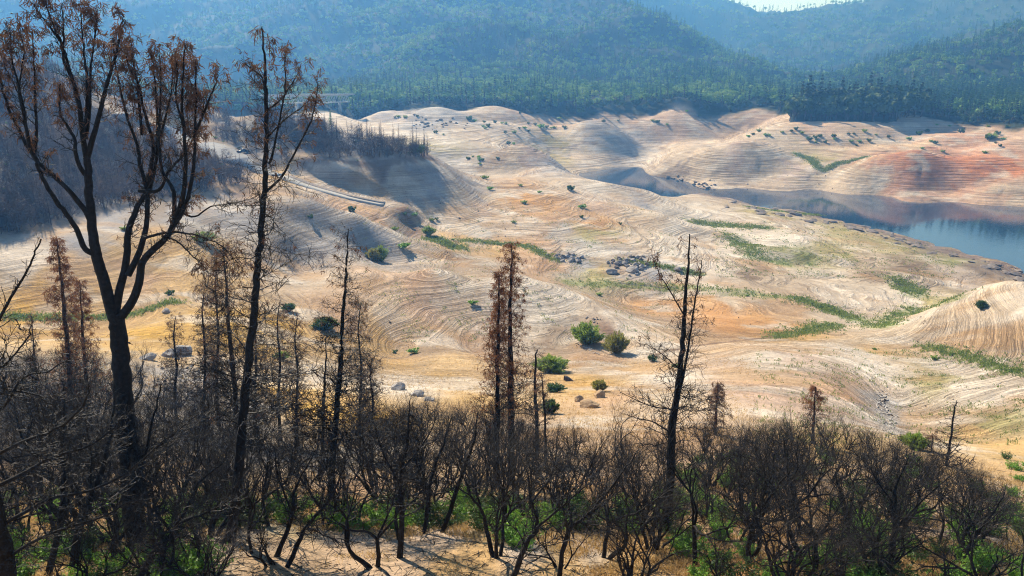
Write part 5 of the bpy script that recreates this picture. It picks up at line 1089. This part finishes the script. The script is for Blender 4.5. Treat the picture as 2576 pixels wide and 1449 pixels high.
def box_region(u0, u1, v0, v1, thr=None):
    def f(rs, n):
        o = []; U = rs.uniform(u0, u1, n); Vv = rs.uniform(v0, v1, n); ug = np.linspace(u0, u1, 14); vg = np.linspace(v0, v1, 10)
        H = np.array([[hit(a, b)[:2] if hit(a, b) is not None else (0, 20) for a in ug] for b in vg])
        fu = (U - u0) / (u1 - u0) * 13; fv = (Vv - v0) / (v1 - v0) * 9; i = np.minimum(fu.astype(int), 12); j = np.minimum(fv.astype(int), 8); a = (fu - i)[:, None]; b = (fv - j)[:, None]
        q = (H[j, i] * (1 - a) + H[j, i + 1] * a) * (1 - b) + (H[j + 1, i] * (1 - a) + H[j + 1, i + 1] * a) * b
        k = fbm(q[:, 0] / 1.8, q[:, 1] / 1.8, 3) + fbm(q[:, 0] / 8, q[:, 1] / 8 + 50, 2) + rs.normal(0, .15, n) > (-.02 if thr is None else thr); return q[k]
    return f
def strip_region(poly, w_):
    def f(rs, n):
        s = np.linalg.norm(np.diff(poly, axis=0), axis=1); c = np.concatenate([[0], np.cumsum(s)]); t = rs.uniform(0, c[-1], n); i = np.clip(np.searchsorted(c, t) - 1, 0, len(s) - 1); a = ((t - c[i]) / s[i])[:, None]
        return poly[i] * (1 - a) + poly[i + 1] * a + rs.normal(0, w_ * 1.1, (n, 2))
    return f
grass('dry_grass', 'golden dry grass tufts on the foreground slope', [box_region(-150, 2700, 1180, 1478), box_region(-150, 2700, 1180, 1478), box_region(200, 1900, 900, 1180)], 60000, .17, 'dry', 5, .010)
grass('green_grass', 'green grass lining the damp creek beds', [strip_region(p, w_) for p, w_, c in GREEN], 9000, .5, 'reed', 4, .02)
grass('weed_tufts', 'scattered dull green weeds on the dry lake bed', [box_region(1900, 2576, 880, 1120, .1), box_region(1800, 2400, 560, 700, .1), box_region(900, 1700, 520, 860, .2)], 9000, .35, 'reed', 4, .015)
def litter():
    rs = np.random.RandomState(77); xy = box_region(-150, 2700, 1150, 1478, -9)(rs, 5200); z = height(xy[:, 0], xy[:, 1]); mb = MB()
    for (x, y), zz in zip(xy, z):
        a = rs.uniform(0, 6.28); L = rs.uniform(.08, .45) * (2.2 if rs.rand() < .06 else 1); d = np.array((math.cos(a), math.sin(a), rs.uniform(-.1, .25))) * L; r = rs.uniform(.006, .022)
        p = np.array((x, y, zz + .02)); mb.tube([p - d, p + rs.normal(0, .03, 3) * (1, 1, .2), p + d], (r, r * .9, r * .5), 3)
    o = mb.build('fallen_twigs', M['twig']); o['kind'] = 'stuff'; tag(o, 'charred twigs and sticks littering the burnt ground', 'litter')
litter()
print('grass', _t.time() - _t0)

# ---------------------------------------------------------------- road and boat ramp
def ribbon(path, w0, w1, lift, mt, name, thick=.25, off=0.0):
    path = smooth_path([(p[0], p[1], 0) for p in path], 6)[:, :2]; n = len(path); d = np.gradient(path, axis=0); d /= np.linalg.norm(d, axis=1)[:, None]; nm = np.stack([-d[:, 1], d[:, 0]], 1); w_ = np.interp(np.linspace(0, 1, len(w0)), np.linspace(0, 1, len(w0)), w0); wi = np.interp(np.linspace(0, len(w0) - 1, n), range(len(w0)), w0)
    c = path + nm * off; A = c + nm * wi[:, None] / 2; B_ = c - nm * wi[:, None] / 2
    zs = np.max([height(c[:, 0] * (1 - f) + A[:, 0] * f, c[:, 1] * (1 - f) + A[:, 1] * f) for f in (0, .5, 1)] + [height(c[:, 0] * (1 - f) + B_[:, 0] * f, c[:, 1] * (1 - f) + B_[:, 1] * f) for f in (.5, 1)], axis=0); k = np.array((1, 2, 3, 2, 1)) / 9; zz = np.convolve(np.pad(zs, 2, 'edge'), k, 'valid') + lift
    mb = MB(); vs = []
    for i in range(n): vs += [(A[i, 0], A[i, 1], zz[i]), (B_[i, 0], B_[i, 1], zz[i]), (B_[i, 0], B_[i, 1], zz[i] - thick - 1), (A[i, 0], A[i, 1], zz[i] - thick - 1)]
    fs = [(i * 4 + a, i * 4 + (a + 1) % 4, i * 4 + 4 + (a + 1) % 4, i * 4 + 4 + a) for i in range(n - 1) for a in range(4)] + [(0, 3, 2, 1), (4 * n - 4, 4 * n - 3, 4 * n - 2, 4 * n - 1)]
    mb.mesh(vs, fs); o = mb.build(name, M[mt]); return o, c, d, nm, zz
rd, *_ = ribbon(_road[:9], [6, 7, 8, 9, 12, 17, 17, 9, 6.5], 0, .12, 'asphalt', 'road'); rd['kind'] = 'structure'
rp, rc, rdirs, rnm, rz_ = ribbon(_road[8:], [5.2] * 5, 0, .10, 'concrete', 'boat_ramp', .1); tag(rp, 'long straight concrete boat ramp running down onto the dry lake bed', 'boat ramp')
rs2, *_ = ribbon(_road[8:], [4.5] * 5, 0, .04, 'darkrock', 'ramp_shoulder', .1, off=4.4 if rnm[0][1] > 0 else -4.4); tag(rs2, 'dark gravel lane along the upper side of the boat ramp', 'lane')
mb = MB()
for i in range(2, len(rc) - 2, 3):
    p = rc[i]; a = math.atan2(rdirs[i][1], rdirs[i][0]); L = 1.2; e = rdirs[i] * L
    z0, z1 = np.interp([i - .5, i + .5], range(len(rz_)), rz_); q = rnm[i] * .09; mb.mesh([(p[0] - e[0] - q[0], p[1] - e[1] - q[1], rz_[i] + .03), (p[0] + e[0] - q[0], p[1] + e[1] - q[1], rz_[i] + .03), (p[0] + e[0] + q[0], p[1] + e[1] + q[1], rz_[i] + .03), (p[0] - e[0] + q[0], p[1] - e[1] + q[1], rz_[i] + .03)], [(0, 1, 2, 3)])
mb.build('lane_dashes', M['paint'], rp)
# parked pickup
def pickup():
    h = hit(612, 386); t = empty('parked_pickup', (h[0], h[1], gz(h[0], h[1]) + .25), .5, 1.15); b = MB()
    prof = [(-2.6,.45),(-2.6,1.05),(-1.0,1.08),(-.95,1.1),(-.55,1.72),(.75,1.75),(1.35,1.12),(2.45,1.0),(2.6,.8),(2.6,.45)]
    n = len(prof); v = [(x, s * (.88 if z < 1.2 else .74), z) for s in (-1, 1) for x, z in prof]; b.mesh(v, [tuple(range(n))[::-1], tuple(range(n, 2 * n))] + [(i, (i + 1) % n, n + (i + 1) % n, n + i) for i in range(n)])
    body = b.build('body', M['carpaint'], t); kids = [body]
    g = MB()
    for s in (-1, 1): g.mesh([(-.5, s * .82, 1.2), (1.1, s * .82, 1.2), (.68, s * .762, 1.66), (-.38, s * .762, 1.64)], [(0, 1, 2, 3)])
    g.mesh([(1.30, -.72, 1.22), (1.30, .72, 1.22), (.84, .66, 1.68), (.84, -.66, 1.68)], [(0, 1, 2, 3)]); kids.append(g.build('window', M['glass'], t))
    for x in (-1.6, 1.6):
        for s in (-1, 1):
            w_ = MB(); a = np.linspace(0, 6.283, 15)[:-1]; vv = [(x + .38 * math.cos(q), s * yy, .38 + .38 * math.sin(q)) for yy in (.74, .95) for q in a]; w_.mesh(vv, [tuple(range(14))[::-1], tuple(range(14, 28))] + [(i, (i + 1) % 14, 14 + (i + 1) % 14, 14 + i) for i in range(14)]); wh = w_.build('wheel', M['tyre'], t); rm = MB(); rm.tube([(x, s * .90, .38), (x, s * .97, .38)], (.2, .18), 10); rm.build('rim', M['steel'], wh)
    l_ = MB(); l_.box((-2.62, .7, .85), (.03, .12, .12)); kids.append(l_.build('tail_lamp', M['lamp'], t)); l_ = MB(); l_.box((-2.62, -.7, .85), (.03, .12, .12)); kids.append(l_.build('tail_lamp', M['lamp'], t))
    tag(t, 'black pickup parked where the road meets the boat ramp', 'pickup')
pickup()

# ---------------------------------------------------------------- bridge
def bridge():
    a = P(672, 257, 790); b_ = P(878, 260, 830); a[2] = b_[2] = (a[2] + b_[2]) / 2; L = np.linalg.norm(b_ - a); d = (b_ - a) / L; nn = np.array((-d[1], d[0], 0)); t = empty('truss_bridge', a); H = 7.4; W = 3.5; k = 16
    def strut(p, q, r): mb_ = MB(); mb_.tube([p, q], r, 4); return mb_
    for s, nm in ((-1, 'truss'), (1, 'truss')):
        mb_ = MB(); o = nn * W * s; up = np.array((0, 0, 1.0)); sag = lambda f: -1.8 * math.exp(-((f - .62) / .09) ** 2)
        for i in range(k):
            f0, f1 = i / k, (i + 1) / k; p0, p1 = o + d * L * f0, o + d * L * f1; m_ = (p0 + p1) / 2
            mb_.tube([p0 + up * sag(f0), p1 + up * sag(f1)], .42, 4); mb_.tube([p0 + up * H, p1 + up * H], .5, 4); mb_.tube([p0 + up * sag(f0), m_ + up * H], .3, 4); mb_.tube([m_ + up * H, p1 + up * sag(f1)], .3, 4)
        mb_.build(nm, M['steel'], t)
    dk = MB(); dk.box(d * L / 2 + np.array((0, 0, H + .6)), (L / 2 + 6, 4.2, .35), math.atan2(d[1], d[0])); dk.build('deck', M['concrete'], t)
    for s in (-1, 1):
        rl = MB(); rl.box(d * L / 2 + nn * 4 * s + np.array((0, 0, H + 2.0)), (L / 2 + 6, .08, .12), math.atan2(d[1], d[0]))
        for i in range(40): rl.box(d * L * i / 39 + nn * 4 * s + np.array((0, 0, H + 1.4)), (.07, .07, .55))
        rl.build('railing', M['steel'], t)
    for f in (.35, .88):
        p = d * L * f; g = gz(a[0] + p[0], a[1] + p[1]) - a[2]; pr = MB(); pr.box((p[0], p[1], (g - 2) / 2), (1.0, 2.6, (2 - g) / 2 + .3), math.atan2(d[1], d[0])); pr.build('pier', M['concrete'], t)
    tag(t, 'pale steel truss bridge in the haze behind the promontory', 'bridge')
bridge()
print('all', _t.time() - _t0)
# ---------------------------------------------------------------- haze
def build_haze():
    x0, x1, y0, y1, z0, z1 = -4000, 4000, -60, 4000, -240, 600
    v = [(x, y, z) for z in (z0, z1) for y in (y0, y1) for x in (x0, x1)]
    f = [(0, 2, 3, 1), (4, 5, 7, 6), (0, 1, 5, 4), (2, 6, 7, 3), (0, 4, 6, 2), (1, 3, 7, 5)]
    me = bpy.data.meshes.new('haze'); me.from_pydata(v, [], f); o = bpy.data.objects.new('haze', me); C.objects.link(o); o['kind'] = 'stuff'
    m = bpy.data.materials.new('air'); m.use_nodes = True; n = m.node_tree.nodes; n.remove(n['Principled BSDF'])
    pv = n.new('ShaderNodeVolumePrincipled'); pv.inputs['Color'].default_value = (.13, .41, 1.0, 1); pv.inputs['Density'].default_value = HAZE; pv.inputs['Anisotropy'].default_value = 0.3; pv.inputs['Absorption Color'].default_value = (1, 1, 1, 1)
    m.node_tree.links.new(pv.outputs[0], n['Material Output'].inputs['Volume']); me.materials.append(m)
build_haze()
